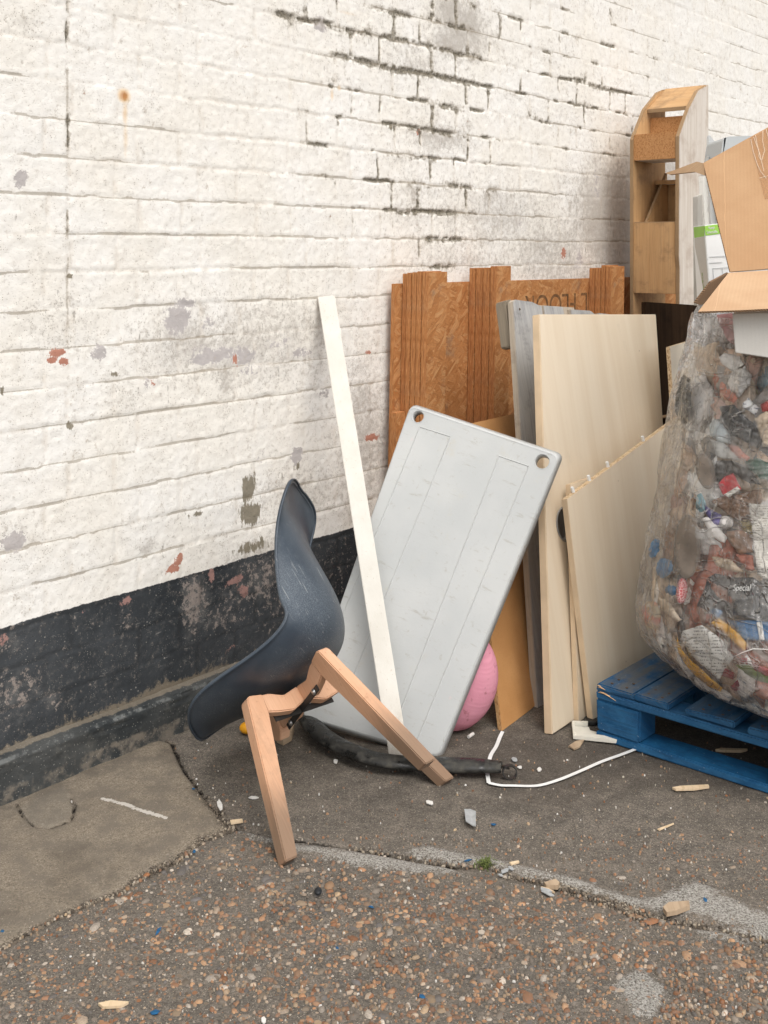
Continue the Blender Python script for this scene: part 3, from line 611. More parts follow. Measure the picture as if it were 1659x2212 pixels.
# embedded pebbles and loose grit: nobody could count them
def pebbles():
    rng = random.Random(5); V = []; Fc = []; C = []
    def add(x, y, r, el, a, h, col, z=0):
        n = rng.choice((6, 7, 8)); b = len(V); ring = [(1.0, 0), (.72, .75)]
        rr = [rng.uniform(.72, 1.12) for _ in range(n)]
        for k, (q, hh) in enumerate(ring):
            for i in range(n):
                t = 2*math.pi*i/n; px = math.cos(t)*r*q*rr[i]*el; py = math.sin(t)*r*q*rr[i]
                V.append((x+px*math.cos(a)-py*math.sin(a), y+px*math.sin(a)+py*math.cos(a), z+h*hh-(.003 if k == 0 else 0))); C.append(col)
        V.append((x, y, z+h)); C.append(col)
        for i in range(n):
            j = (i+1) % n; Fc.append((b+i, b+j, b+n+j, b+n+i)); Fc.append((b+n+i, b+n+j, b+2*n))
    cnt = 0
    while cnt < 6800:
        y = rng.uniform(1250, 2350) if rng.random() < .25 else rng.uniform(1800, 2330); x = rng.uniform(-80, 1740)
        if y < 1560: continue
        p = G(x, y); P1 = (np.array([p.x]), np.array([p.y]))
        dw = (p.x-WOX)*NX+(p.y-WOY)*NY
        if dw < .06: continue
        lo = poly_sd(*P1, LOW)[0]; sl = poly_sd(*P1, SLAB)[0]; ce = max(poly_sd(*P1, c)[0] for c in CEM)
        pr = 1 if lo > 0 else (.62 if sl < 0 else .07)
        if lo > 0: pr *= .35+.75*float(fbm(np.array([p.x*2.5]), np.array([p.y*2.5]), 205, 2)[0])+.30*min(1, max(0, (x-400)/900))
        if ce > -.005: pr *= .12
        if rng.random() > pr: continue
        r = min(.0135, .0021+rng.expovariate(1/.0016))*(1 if lo > 0 else .6)
        q = rng.random(); col = PEB[rng.choices(range(10), (13, 12, 9, 11, 5, 12, 6, 10, 9, 13))[0]]; f = rng.uniform(.45, 1.05); gmx = rng.uniform(.0, .42)
        add(p.x, p.y, r, rng.uniform(1.05, 1.9), rng.uniform(0, 3.14), rng.uniform(.0003, .0018)*(1+r*30), tuple(c*f*(1-gmx)+b_*gmx for c, b_ in zip(col, (.14, .12, .10)))); cnt += 1
    for k in range(800):    # light grit and chips
        x = rng.uniform(-50, 1720); y = rng.uniform(1600, 2300); p = G(x, y)
        if (p.x-WOX)*NX+(p.y-WOY)*NY < .06: continue
        add(p.x, p.y, rng.uniform(.0008, .0021), rng.uniform(1, 2.4), rng.uniform(0, 3.14), rng.uniform(.001, .0025), random.Random(k).choice([(.55, .52, .46), (.42, .37, .30), (.62, .6, .56), (.30, .25, .19), (.45, .33, .2), (.1, .09, .08)]))
    for P, w in DIRT[:2]+DIRT[3:5]:      # crumbs lying in the joints
        for k in range(300):
            i = rng.randrange(len(P)-1); t = rng.random(); x = P[i][0]*(1-t)+P[i+1][0]*t+rng.gauss(0, w*.5); y = P[i][1]*(1-t)+P[i+1][1]*t+rng.gauss(0, w*.5)
            add(x, y, rng.uniform(.001, .0034), rng.uniform(1, 2.6), rng.uniform(0, 3.14), rng.uniform(.001, .003), rng.choice([(.07, .055, .04), (.05, .04, .03), (.12, .095, .07), (.20, .16, .115), (.34, .29, .22)]), -.003)
    me = bpy.data.meshes.new('gravel'); me.from_pydata(V, [], Fc); me.update()
    A = me.color_attributes.new('pc', 'FLOAT_COLOR', 'POINT'); A.data.foreach_set('color', np.array([(*c, 1) for c in C], np.float32).ravel())
    me.polygons.foreach_set('use_smooth', [True]*len(me.polygons))
    o = link('gravel', me, m_peb()); tag(o, 'orange, brown and cream stones and grit set in the worn asphalt', 'gravel', kind='stuff')
pebbles()
# ================================================================== MATERIAL INSTANCES
OSB = m_osb(); OSBE = m_osbedge(); LAM = m_laminate(); CHIP = m_chip(); MDF = m_mdf(); GREYP = m_plastic(); SHELL = m_shell(); BEECH = m_beech(); BLUE = m_blue(); CARD = m_card(); CORR = m_corr(); RUB = m_rubber()
LAMEDGE = simple('laminate_edge_band', (.66, .50, .33), .5, .12, 10)
WEATH = m_wood('weathered_board', (.33, .33, .33), (.44, .435, .42), (.10, .10, .10), 170, 7, .85, True, .5, .0018)
WEATHE = m_wood('weathered_board_edge', (.40, .34, .27), (.50, .43, .34), (.16, .13, .10), 170, 7, .85, False, .4, .0018)
WEATHB = m_wood('weathered_block', (.24, .20, .15), (.33, .28, .21), (.09, .07, .05), 170, 7, .85, False, .5, .002)
PLY = m_wood('plywood_face', (.50, .295, .135), (.57, .355, .175), (.20, .12, .065), 150, 6, .7, True, .5, .001)
PLYW = m_wood('whitewashed_plywood', (.58, .51, .43), (.69, .635, .57), (.36, .26, .19), 120, 5, .8, False, .45, .001)
CORK = m_chip('chipboard_block', (.46, .225, .09), (.54, .29, .13), (.33, .15, .055))
def m_plyedge():
    k = M_('plywood_edge', .75, .25); uv = k.uv(); u = k.sep(uv)
    w = k.ma('SINE', k.mul(u[0], 1500)); n = k.noise(k.map(uv, (20, 60, 1)), 1, 4)
    k.c(k.mix(k.mul(n, .5), k.mix(k.step(w, -.3, .3), (.30, .17, .085), (.58, .41, .235)), (.30, .19, .1))); k.bump(w, .001); return k.m
PLYE = m_plyedge()
kb = M_('white_painted_batten', .5, .3); vb = kb.obj(); nb_ = kb.noise(kb.map(vb, (60, 60, 12)), 1, 6, .75)
cb_ = kb.mix(kb.step(kb.noise(vb, 9, 4), .3, .7), (.58, .555, .495), (.64, .62, .565)); cb_ = kb.mix(kb.mul(kb.step(nb_, .56, .72), .5), cb_, (.46, .40, .31)); cb_ = kb.mix(kb.mul(kb.step(kb.add(kb.sep(vb)[2], kb.mul(kb.ma('SUBTRACT', nb_, .5), .4)), .16, 0), .6), cb_, (.33, .28, .21)); cb_ = kb.mix(kb.mul(kb.step(kb.vor(vb, 60), .10, .05), .6), cb_, (.35, .27, .19)); kb.c(cb_); kb.bump(nb_, .0006); WHITEB = kb.m
WPL = simple('white_plastic', (.78, .77, .72), .4, .06, 10, 0, dirt=.3)
STEEL = simple('bright_steel', (.55, .55, .54), .3, .1, 30); STEEL.node_tree.nodes['Principled BSDF'].inputs['Metallic'].default_value = .9
DARKM = simple('black_steel', (.03, .028, .026), .45, .2, 30)
# ================================================================== OSB SHEET AND LAMINATED POSTS against the wall
def wpl(d, lean=0.0): return Plane(WP(0, d+lean, 0), WP(1, d+lean, 0), WP(0, d, 1.35))
SH = -.028
def strand(t0, t1, d0, d1, zt, name, label, lay, z0=.0, dark=0):
    root = thing(name, WP((t0+t1)/2, (d0+d1)/2, z0), label, 'timber post', 'laminated strand board posts standing against the sheet')
    n = lay; rng = random.Random(int(t0*1000))
    cuts = [d0+(d1-d0)*(i/n)+(rng.uniform(-.004, .004) if 0 < i < n else 0) for i in range(n+1)]
    for i in range(n):
        a, b = cuts[i], cuts[i+1]-.0022; pl = Plane(WP(t0-SH*0, b, 0), WP(t1, b, 0), WP(t0, b, 1))
        dz = rng.uniform(-.009, .006) if i < n-1 else 0; dt = rng.uniform(-.004, .003)
        bm = plate_bm(pl, [(dt, z0), (t1-t0+rng.uniform(-.004, 0), z0), (t1-t0+rng.uniform(-.004, 0), zt+dz), (dt, zt+dz)], b-a, edge_mat=1, bev=.0016)
        for v in bm.verts: v.co += wv*(v.co.z-1.35)*.03
        build('strip', bm, [OSB, OSBE], root, fix=False)
    return root
sheet = thing('strand_board_sheet', WP(2.8, .04, 0), 'big orange strand board sheet behind the posts, faint black stencilled letters along its top', 'board')
pl = wpl(.048)
bm = plate_bm(pl, [(1.615, .0), (4.05, .0), (4.05, 1.325), (1.615, 1.333)], .018, edge_mat=1)
for v in bm.verts: v.co += wv*(v.co.z-1.35)*.03
build('panel', bm, [OSB, OSBE], sheet, fix=False)
INK = simple('faded_stencil_ink', (.20, .10, .042), .9, .5, 60)
def st_letter(s, x):
    t = wt(x, .05); text_mesh('lettering', s, .165, WP(t, .050, 1.265), -wv, -UP, INK, sheet, font_scale_x=.95, ext=.0002, lift=-.0015)
text_mesh('lettering', 'TURAL FLOOR', .135, WP(wt(1349, .05), .0487, 1.262), -wv, -UP, INK, sheet, font_scale_x=1.0, ext=.0002, lift=-.0002)
strand(1.655, 1.779, .050, .172, 1.377, 'laminated_post', 'orange laminated strand board post leaning furthest left, directly behind the grey plastic panel', 5)
strand(2.085, 2.192, .050, .180, 1.395, 'laminated_post', 'second laminated strand board post, rising just left of the weathered grey boards', 4)
strand(3.04, 3.17, .050, .165, 1.385, 'laminated_post', 'laminated strand board post seen above the cream panel, left of the plywood frame', 4)
strand(3.62, 3.76, .050, .150, 1.33, 'laminated_post', 'dark laminated strand board post standing in the gap behind the tall plywood frame', 3)
strand(1.600, 1.650, .052, .085, .86, 'laminated_post', 'short strand board offcut low on the wall at the left of the posts', 1)
# ================================================================== MDF BOARD
BL = G(1077, 1581, .004); mp = Plane(BL, at(1148, 1530, 3.60), at(1002, 922, 3.84))
mdf = pxplate('hardboard_panel', mp, [(1085, 1580), (1148, 1532), (1175, 1505), (1135, 888), (1003, 918)], .016, [MDF, m_chip('hardboard_edge', (.40, .23, .10), (.47, .29, .14), (.26, .13, .05))])
tag(mdf, 'orange brown hardboard panel standing between the pink ball and the weathered boards', 'board')
# ================================================================== WEATHERED PALLET ON EDGE
wr = thing('weathered_pallet', G(1160, 1531), 'weathered grey timber pallet stood on its end behind the cream panel, nails sticking out', 'pallet')
wa = at(1160, 1531, 3.61); wb = wa+wv*.5; wc = at(1108, 650, 4.0); wp_ = Plane(wa, wb, wc)
def wboard(pts, th=.024, off=0, m=(WEATH, WEATHE)):
    p2 = Plane(wa-wp_.n*off, wb-wp_.n*off, wc-wp_.n*off); pxplate('board', p2, pts, th, list(m), wr, bev=.002)
wboard([(1108, 652), (1114, 647), (1150, 652), (1171, 662), (1262, 1440), (1240, 1500), (1161, 1533)])
wboard([(1174, 660), (1216, 663), (1219, 676), (1330, 1400), (1290, 1440), (1260, 1440)], off=.01)
wboard([(1232, 668), (1276, 671), (1290, 682), (1370, 1330), (1330, 1380)], off=.01)
wboard([(1293, 676), (1330, 680), (1420, 1300), (1375, 1330)], off=.012)
for pts in ([(1094, 650), (1107, 646), (1118, 752), (1106, 749)], [(1139, 1428), (1165, 1432), (1172, 1532), (1152, 1530)]):
    p2 = Plane(wa-wp_.n*.03, wb-wp_.n*.03, wc-wp_.n*.03); pxplate('block', p2, pts, .05, [WEATHB, WEATHB], wr, bev=.004)
p2 = Plane(wa-wp_.n*.026, wb-wp_.n*.026, wc-wp_.n*.026); pxplate('rail', p2, [(1100, 655), (1240, 664), (1246, 700), (1106, 700)], .06, [WEATHE, WEATH], wr)
NAIL = simple('rusty_nail', (.10, .065, .045), .6, .2, 50)
for (x, y) in ((1122, 668), (1160, 695)):
    p = wp_.hit(x, y); b_ = sweep_bm([p-wp_.n*.01, p+wp_.n*(.012 if y > 680 else .001)], [(.002*math.cos(t), .002*math.sin(t)) for t in (0, 1.5, 3, 4.5)]); build('nail', b_, NAIL, wr)
    c = p+wp_.n*(.012 if y > 680 else .001); b_ = sweep_bm([c, c+wp_.n*.0015], [(.0042*math.cos(t), .0042*math.sin(t)) for t in (0, .8, 1.6, 2.4, 3.1, 3.9, 4.7, 5.5)]); build('nail', b_, NAIL, wr)
# ================================================================== CREAM PANELS
c1a = G(1193, 1587, .003); c1b = c1a+wv; c1c = at(1165, 679, 3.76); P1 = Plane(c1a, c1b, c1c)
def circ(pl, cx, cy, r, n=32): a, b = pl.px(cx, cy); return [(a+r*math.cos(2*math.pi*i/n), b+r*math.sin(2*math.pi*i/n)) for i in range(n)]
big = thing('cream_panel', c1a, 'tall cream laminate panel standing upright, largest of the cream boards, with a round cable hole', 'board')
HC = (1222, 1132)
plate('panel', P1, [P1.px(*p) for p in [(1193, 1587), (1250, 1549), (1300, 1516), (1465, 1410), (1417, 679), (1165, 679)]], .029, [LAM, LAMEDGE], big, holes=[circ(P1, *HC, .052)], bev=.0022)
a, b = P1.px(*HC); ring = bmesh.new()
cs = [P1.o+P1.ex*(a+.052*math.cos(t))+P1.ey*(b+.052*math.sin(t)) for t in [2*math.pi*i/40 for i in range(40)]]
prof = [(-.0015, .003), (.004, .004), (.005, .0005), (-.001, 0), (-.0015, -.024), (-.003, -.024)]
rv = [[ring.verts.new(P1.o+P1.ex*(a+(.052+q)*math.cos(t))+P1.ey*(b+(.052+q)*math.sin(t))+P1.n*h) for q, h in prof] for t in [2*math.pi*i/40 for i in range(40)]]
for i in range(40):
    for j in range(len(prof)): ring.faces.new([rv[i][j], rv[(i+1) % 40][j], rv[(i+1) % 40][(j+1) % len(prof)], rv[i][(j+1) % len(prof)]])
build('grommet', ring, simple('grey_grommet', (.28, .28, .27), .4, .1, 20), big, smooth=True)
# narrow panel between
P3 = Plane(G(1250, 1561, .003), G(1250, 1561, .003)+wv, at(1232, 1048, 3.64))
nar = thing('cream_panel', G(1250, 1561), 'narrow cream board squeezed between the tall cream panel and the dowelled one', 'board')
plate('panel', P3, [P3.px(*p) for p in [(1250, 1561), (1300, 1526), (1390, 1460), (1330, 1075), (1272, 1033), (1232, 1047)]], .018, [LAM, LAMEDGE], nar)
# dowelled panel
P2 = Plane(at(1281, 1556, 3.49), at(1446, 917, 4.06), at(1225, 1078, 3.57))
dow = thing('cream_panel', G(1281, 1556), 'cream laminate panel leaning in front, raw chipboard top edge with white dowels', 'board')
plate('panel', P2, [P2.px(*p) for p in [(1281, 1556), (1300, 1545), (1470, 1430), (1520, 1380), (1500, 872), (1446, 916), (1225, 1078)]], .022, [LAM, CHIP], dow, bev=.0012)
dp_ = dow.children[0]; lv = Vector(P2.px(1225, 1078))-Vector(P2.px(1281, 1556)); an = math.atan2(lv.x, lv.y)
for q in dp_.data.uv_layers[0].data: a, b = q.uv; q.uv = (a*math.cos(an)-b*math.sin(an), a*math.sin(an)+b*math.cos(an))
dp_.data.materials.append(LAMEDGE)
for q in dp_.data.polygons:
    if q.material_index == 1 and q.normal.dot(P2.ex) < -.6: q.material_index = 2
DOW = simple('dowel_plastic', (.80, .80, .78), .35, .05, 20)
e0, e1 = P2.hit(1225, 1078), P2.hit(1446, 916); ed = (e1-e0).normalized(); eu = P2.n.cross(ed).normalized(); eu = eu if eu.z > 0 else -eu
for x, y in ((1245, 1048), (1281, 1028), (1321, 997), (1398, 944)):
    q = P2.hit(x, y+16); t = (q-e0).dot(ed); c = e0+ed*t-P2.n*.011; prof = [(.0058*math.cos(i*.628), .0058*math.sin(i*.628)) for i in range(10)]
    build('dowel', sweep_bm([c-eu*.008, c+eu*.016, c+eu*.0185], prof, up=ed, scale=[1, 1, .8]), DOW, dow, smooth=False)
# small panel at the right beside the sack, white clip on it
P4 = Plane(at(1452, 900, 4.1), at(1500, 880, 4.3), at(1447, 748, 4.2))
sm = thing('cream_panel', at(1452, 1100, 4.1), 'small cream panel poking up between the dark gap and the clear rubbish sack', 'board')
plate('panel', P4, [P4.px(*p) for p in [(1490, 1395), (1560, 1385), (1560, 715), (1447, 749)]], .016, [simple('pale_laminate', (.64, .575, .47), .5, .08, 6), CHIP], sm)
q = P4.hit(1489, 738); build('clip', sweep_bm([q-UP*.02, q+UP*.012], [(-.006, -.004), (.006, -.004), (.006, .004), (-.006, .004)], up=Vector((0, 1, 0))), DOW, sm)
# near-black board added to stand for the gap's shade, and an offcut
gap = Plane(at(1430, 1100, 4.7), at(1500, 1090, 5.0), at(1430, 640, 4.9))
SHADEW = m_wood('gap_shade_wood', (.020, .011, .006), (.034, .019, .010), (.008, .005, .003), 150, 6, .8, True, .5)  # near-black tone carries the shade of the gap
SHADEW.node_tree.nodes['Principled BSDF'].inputs['Specular IOR Level'].default_value = .04
SHADEW.node_tree.nodes['Principled BSDF'].inputs['Roughness'].default_value = .95
g1 = pxplate('gap_shade_board', gap, [(1395, 1298), (1520, 1280), (1520, 660), (1395, 652)], .02, [SHADEW, SHADEW]); tag(g1, 'added near-black board standing in for the shade between the cream panel and the rubbish sack', 'board')
gq = Plane(at(1424, 1000, 4.35), at(1500, 985, 4.5), at(1424, 880, 4.35)); g2 = pxplate('timber_offcut', gq, [(1418, 905), (1500, 893), (1500, 950), (1422, 962)], .05, [SHADEW, PLYE]); g2.location.z += 0; tag(g2, 'brown timber offcut at the foot of the dark gap beside the dowelled panel', 'timber')
# ================================================================== TALL PLYWOOD FRAME
fr = thing('plywood_frame', WP(3.4, .28, 0), 'tall open plywood frame with slanted top and whitewashed side, standing against the wall', 'frame')
D1, D2 = .155, .4067
def fpl(d): return Plane(WP(0, d, 0), WP(1, d, 0), WP(0, d, 1))
def fz(x, y, d): return wz(x, y, d)
t0 = 3.236
near = [(t0, 0), (t0, 1.05), (t0+.004, 1.38), (t0-.004, 1.43), (t0-.002, 1.70), (t0, 1.985), (t0+.10, 2.12), (t0+.20, 2.215), (t0+.315, 2.255), (t0+.318, 1.5), (t0+.25, 1.20), (t0+.23, .0)]
far = [(t0, 0), (t0, 1.985), (t0+.12, 2.14), (t0+.26, 2.235), (t0+.335, 2.258), (t0+.335, 0)]
plate('side_panel', fpl(D2), near, .020, [PLYW, PLYE], fr)
plate('side_panel', fpl(D1+.018), far, .018, [PLY, PLYE], fr)
def cross(name, ta, tb, za, zb, mats, slope=0, d0=D1+.0185, d1=D2-.0205):
    bm = box_bm(WO, wv, nv, UP, (ta, tb), (d0, d1), (za, zb), .0015)
    if slope:
        for v in bm.verts: v.co.z += slope*((v.co-WO).dot(wv)-ta)
    for f in bm.faces:
        f.normal_update()
        if len(mats) > 1 and abs(f.normal.z) > .7: f.material_index = 1
    uvl_ = bm.loops.layers.uv.verify()
    for f in bm.faces:
        if abs(f.normal.dot(wv)) > .7:
            for l in f.loops: a, b = l[uvl_].uv; l[uvl_].uv = (b, a)
    build(name, bm, mats, fr, fix=False)
zf = lambda y: fz(1400, y, .28)
cross('crosspiece', t0+.004, t0+.20, fz(1415, 345, .28), fz(1415, 288, .28), [CORK, PLYW])
cross('front_board', t0+.003, t0+.021, fz(1415, 634, .28), fz(1415, 482, .28)+.004, [PLY, PLYE])
cross('shelf', t0+.004, t0+.20, fz(1415, 482, .28)-.016, fz(1415, 482, .28)+.0065, [PLYE, PLYW])
cross('crosspiece', t0+.17, t0+.19, 1.99, 2.10, [CORK, PLYW]); cross('top_board', t0+.14, t0+.335, 2.12, 2.14, [PLYE, PLY], .62)
cross('inner_board', t0+.29, t0+.31, 1.50, 1.80, [PLY, PLYE]); cross('inner_shelf', t0+.22, t0+.31, 1.78, 1.80, [PLY, PLYW])
bm = plate_bm(fpl(D1+.055), [(t0+.03, 1.55), (t0+.28, 1.84), (t0+.30, 1.5)], .015, edge_mat=1); build('brace', bm, [PLY, PLYE], fr, fix=False)
# ================================================================== GREY PLASTIC PANEL
gBR = G(941, 1629, .004); gTR = at(1197, 990, 3.52); gTL = at(888, 885, 3.72); GP = Plane(gBR, gTR, gTL)
if GP.px(888, 885)[1] < 0: GP.ey = -GP.ey
def rounded(P, r, n=5):
    out = []; m = len(P)
    for i in range(m):
        p = Vector(P[i]); a = (Vector(P[i-1])-p); b = (Vector(P[(i+1) % m])-p); a.normalize(); b.normalize()
        s, e = p+a*r, p+b*r
        for k in range(n+1): t = k/n; out.append(tuple((s*(1-t)+p*t)*(1-t)+(p*(1-t)+e*t)*t))
    return out
gp_root = thing('plastic_shelf', gBR, 'large grey plastic shelf panel with round corner holes leaning across the boards', 'panel')
corn = [GP.px(*p) for p in [(946, 1633), (1207, 986), (887, 878), (652, 1545)]]
outl = rounded(corn, .026)
H1, H2 = circ(GP, 903, 900, .0195, 28), circ(GP, 1171, 997, .0225, 28)
front = plate_bm(GP, outl, .004, holes=[H1, H2], bev=0)
DT = None
def gline(x0, y0, x1, y1, w, h, bm):
    a = Vector(GP.px(x0, y0)); b = Vector(GP.px(x1, y1)); d = (b-a).normalized()*1; s = Vector((-d.y, d.x))*w/2
    P = lambda q, c: GP.o+GP.ex*q.x+GP.ey*q.y+GP.n*c
    v = [bm.verts.new(P(a-s, .0002)), bm.verts.new(P(b-s, .0002)), bm.verts.new(P(b, h)), bm.verts.new(P(a, h)), bm.verts.new(P(a+s, .0002)), bm.verts.new(P(b+s, .0002))]
    bm.faces.new([v[0], v[1], v[2], v[3]]); bm.faces.new([v[3], v[2], v[5], v[4]])
build('face', front, GREYP, gp_root, fix=False)
rib = bmesh.new()
for L in [((907, 922), (690, 1450)), ((907, 922), (973, 943)), ((973, 943), (755, 1480)), ((1078, 985), (1142, 1007)), ((1078, 985), (850, 1575)), ((1142, 1007), (893, 1620))]:
    gline(*L[0], *L[1], .0045, .0020, rib)
build('moulded_rib', rib, GREYP, gp_root)
# rim behind the face: a downturned skirt
sk = bmesh.new(); n = len(outl); ctr = Vector((sum(p[0] for p in outl)/n, sum(p[1] for p in outl)/n))
def PP(q, c): return GP.o+GP.ex*q[0]+GP.ey*q[1]-GP.n*c
def off(q, d): v = (ctr-Vector(q)).normalized(); return (q[0]+v.x*d, q[1]+v.y*d)
def lat(q, d):
    return (q[0], q[1])
rings = [[(off(p, .001), -.0010), (off(p, -.005), .001), (off(p, -.008), .006), (off(p, -.018), .024), (off(p, -.014), .025), (off(p, .002), .006)] for p in outl]
rv = [[sk.verts.new(PP(a, c)) for a, c in r] for r in rings]
for i in range(n):
    for j in range(5): sk.faces.new([rv[i][j], rv[(i+1) % n][j], rv[(i+1) % n][j+1], rv[i][j+1]])
uvl = sk.loops.layers.uv.verify()
for f in sk.faces:
    for l in f.loops: l[uvl].uv = ((l.vert.co-GP.o).dot(GP.ex), (l.vert.co-GP.o).dot(GP.ey)+.3*(l.vert.co-GP.o).dot(GP.n))
build('rim', sk, GREYP, gp_root, smooth=True)
for Hc, r in ((GP.px(903, 900), .0195), (GP.px(1171, 997), .0225)):
    t_ = bmesh.new(); v = [[t_.verts.new(PP((Hc[0]+(r+q)*math.cos(a_*2*math.pi/28), Hc[1]+(r+q)*math.sin(a_*2*math.pi/28)), c)) for q, c in ((.002, -.0012), (-.0002, -.0008), (-.0004, .04), (.0015, .04))] for a_ in range(28)]
    for i in range(28):
        for j in range(3): t_.faces.new([v[i][j], v[(i+1) % 28][j], v[(i+1) % 28][j+1], v[i][j+1]])
    build('socket', t_, GREYP, gp_root, smooth=True)
# ================================================================== WHITE BATTEN
SP = Plane(G(866, 1663, .002), at(866+200, 1663+40, 3.15), at(705, 637, 3.955))
st = pxplate('white_batten', SP, [(845, 1662), (888, 1664), (723, 637), (686, 641)], .008, [WHITEB]); tag(st, 'long narrow white painted batten leaning on the wall across the grey panel', 'batten')
# ================================================================== BALL
bc = at(967, 1460, 3.38); bm = bmesh.new(); bmesh.ops.create_uvsphere(bm, u_segments=96, v_segments=128, radius=1)
rx, rz = .156, .172; bcz = rz-.004; ax = Matrix.Rotation(R(38), 3, 'Y') @ Matrix.Rotation(R(25), 3, 'X')
for v in bm.verts:
    q = v.co.copy(); lat_ = math.acos(max(-1, min(1, q.z))); s = lat_/math.pi*23; g = abs((s % 1)-.5)
    k = 1-.013*math.exp(-(g/.07)**2)*(1 if .6 < lat_ < 2.6 else 0)+.004*math.cos((s % 1)*2*math.pi+math.pi)
    w = ax @ (q*k); v.co = Vector((bc.x+w.x*rx, bc.y+.055+w.y*.075, bcz+w.z*rz))
    if v.co.z < .012: v.co.z = .012+(v.co.z-.012)*.2
    dd = (v.co-GP.o).dot(GP.n)+.034
    if dd > 0: v.co -= GP.n*dd*.995
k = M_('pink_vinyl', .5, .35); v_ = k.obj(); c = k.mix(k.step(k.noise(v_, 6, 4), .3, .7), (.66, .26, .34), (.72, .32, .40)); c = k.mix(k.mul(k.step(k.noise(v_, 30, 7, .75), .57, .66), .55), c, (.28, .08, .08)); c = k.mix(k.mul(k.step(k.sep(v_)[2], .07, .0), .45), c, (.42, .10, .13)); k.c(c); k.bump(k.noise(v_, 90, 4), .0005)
ball = build('exercise_ball', bm, k.m, smooth=True); tag(ball, 'ribbed pink exercise ball squeezed between the grey panel and the hardboard', 'ball')
# ================================================================== CHAIR
CR = Matrix(((.161, -.843, -.513), (.850, -.146, .506), (-.501, -.518, .693)))
CR = Matrix([list(r) for r in CR]); 
cx_, cy_ = Vector(CR.col[0]).normalized(), Vector(CR.col[1]).normalized(); cz_ = cx_.cross(cy_).normalized(); cy_ = cz_.cross(cx_).normalized()
CM = Matrix((cx_, cy_, cz_)).transposed().to_4x4(); CM.translation = Vector((-.0352, 2.892, -.004))
chair = thing('shell_chair', (0, 0, 0), 'broken navy plastic shell chair tipped forward on its beech legs by the wall', 'chair'); chair.matrix_world = CM; chair.location = CM.translation; chair.rotation_euler = CM.to_euler()
def cl(name, bm, m, parent=chair, smooth=False, fix=True): return build(name, bm, m, parent, smooth, True, fix)
PROF = [(.287, .424), (.262, .437), (.222, .436), (.168, .423), (.10, .409), (.02, .401), (-.06, .397), (-.125, .403), (-.175, .425), (-.206, .470), (-.215, .53), (-.215, .60), (-.211, .67), (-.211, .735), (-.222, .795), (-.243, .842), (-.270, .870)]
WID = [.205, .210, .216, .223, .229, .233, .236, .236, .232, .224, .212, .200, .191, .187, .189, .193, .195]
DEP = [.026, .032, .040, .048, .054, .060, .066, .090, .116, .134, .130, .110, .080, .044, .002, -.026, -.034]
def interp(L, s):
    n = len(L)-1; x = min(max(s, 0), 1)*n; i = min(int(x), n-1); t = x-i
    g = lambda j: L[min(max(j, 0), n)]
    f = lambda a, b, c, d: .5*((2*b)+(c-a)*t+(2*a-5*b+4*c-d)*t*t+(3*b-a-3*c+d)*t**3)
    if isinstance(L[0], tuple): return tuple(f(g(i-1)[q], g(i)[q], g(i+1)[q], g(i+2)[q]) for q in range(len(L[0])))
    return f(g(i-1), g(i), g(i+1), g(i+2))
def shell_pt(s, v):
    y, z = interp(PROF, s); y1, z1 = interp(PROF, min(1, s+.11)); y0, z0 = interp(PROF, max(0, s-.11))
    ty, tz = y1-y0, z1-z0; L = math.hypot(ty, tz); ty /= L; tz /= L; ny, nz = tz, -ty      # toward the sitter
    if s > .6: pass
    if nz < 0 and s < .4: ny, nz = -ny, -nz
    w = interp(WID, s); d = interp(DEP, s); a = abs(v)
    for k_, L_, e_ in ((s, .25, 2.0), (1-s, .105, 3.4)):
        if k_ < L_: w *= max(0, 1-((L_-k_)/L_)**e_)**.5; d *= max(0, 1-((L_-k_)/L_)**2)**.5
    e = min(s, 1-s)
    q = d*a**2.6
    x = math.copysign(w*(a-.05*a**6), v) if a else 0
    return Vector((x, y+ny*q, z+nz*q)), Vector((0, ny, nz))
bm = bmesh.new(); NS, NV = 120, 56; gv = []
for i in range(NS+1):
    s_ = .5-.5*math.cos(math.pi*i/NS); s_ = .0004+s_*.9992
    gv.append([(lambda r: (bm.verts.new(r[0]), r[1]))(shell_pt(s_, -1+2*j/NV)) for j in range(NV+1)])
gc_ = np.array([[list(q[0].co) for q in row] for row in gv])
for _ in range(70): gc_[4:-4] = .5*gc_[4:-4]+.25*(gc_[3:-5]+gc_[5:-3])
for i in range(NS+1):
    for j in range(NV+1): gv[i][j][0].co = Vector(gc_[i, j])
for i in range(NS):
    for j in range(NV): bm.faces.new([gv[i][j][0], gv[i][j+1][0], gv[i+1][j+1][0], gv[i+1][j][0]])
border = [gv[i][NV]+(i,) for i in range(0, NS+1)]+[gv[i][0]+(i,) for i in range(NS, -1, -1)]
m = len(border); lipv = []
for i, (bv, nn, k_) in enumerate(border):
    sc_ = min(max(.5-.5*math.cos(math.pi*k_/NS), .14), .90); pc, _ = shell_pt(sc_, 0); ref = bv.co-pc
    t = (border[(i+2) % m][0].co-border[i-2][0].co).normalized(); o_ = t.cross(nn)
    o_ = o_.normalized() if o_.length > 1e-6 else ref.normalized()
    if o_.dot(ref) < 0: o_ = -o_
    lipv.append([bm.verts.new(bv.co+o_*.003+nn*.002), bm.verts.new(bv.co+o_*.007+nn*.001), bm.verts.new(bv.co+o_*.0085-nn*.003), bm.verts.new(bv.co+o_*.007-nn*.006)])
for i in range(m):
    a, b = i, (i+1) % m; A = [border[a][0]]+lipv[a]; B = [border[b][0]]+lipv[b]
    for q in range(4): bm.faces.new([A[q], B[q], B[q+1], A[q+1]])
bmesh.ops.recalc_face_normals(bm, faces=bm.faces[:])
shell = cl('shell', bm, SHELL, smooth=True)
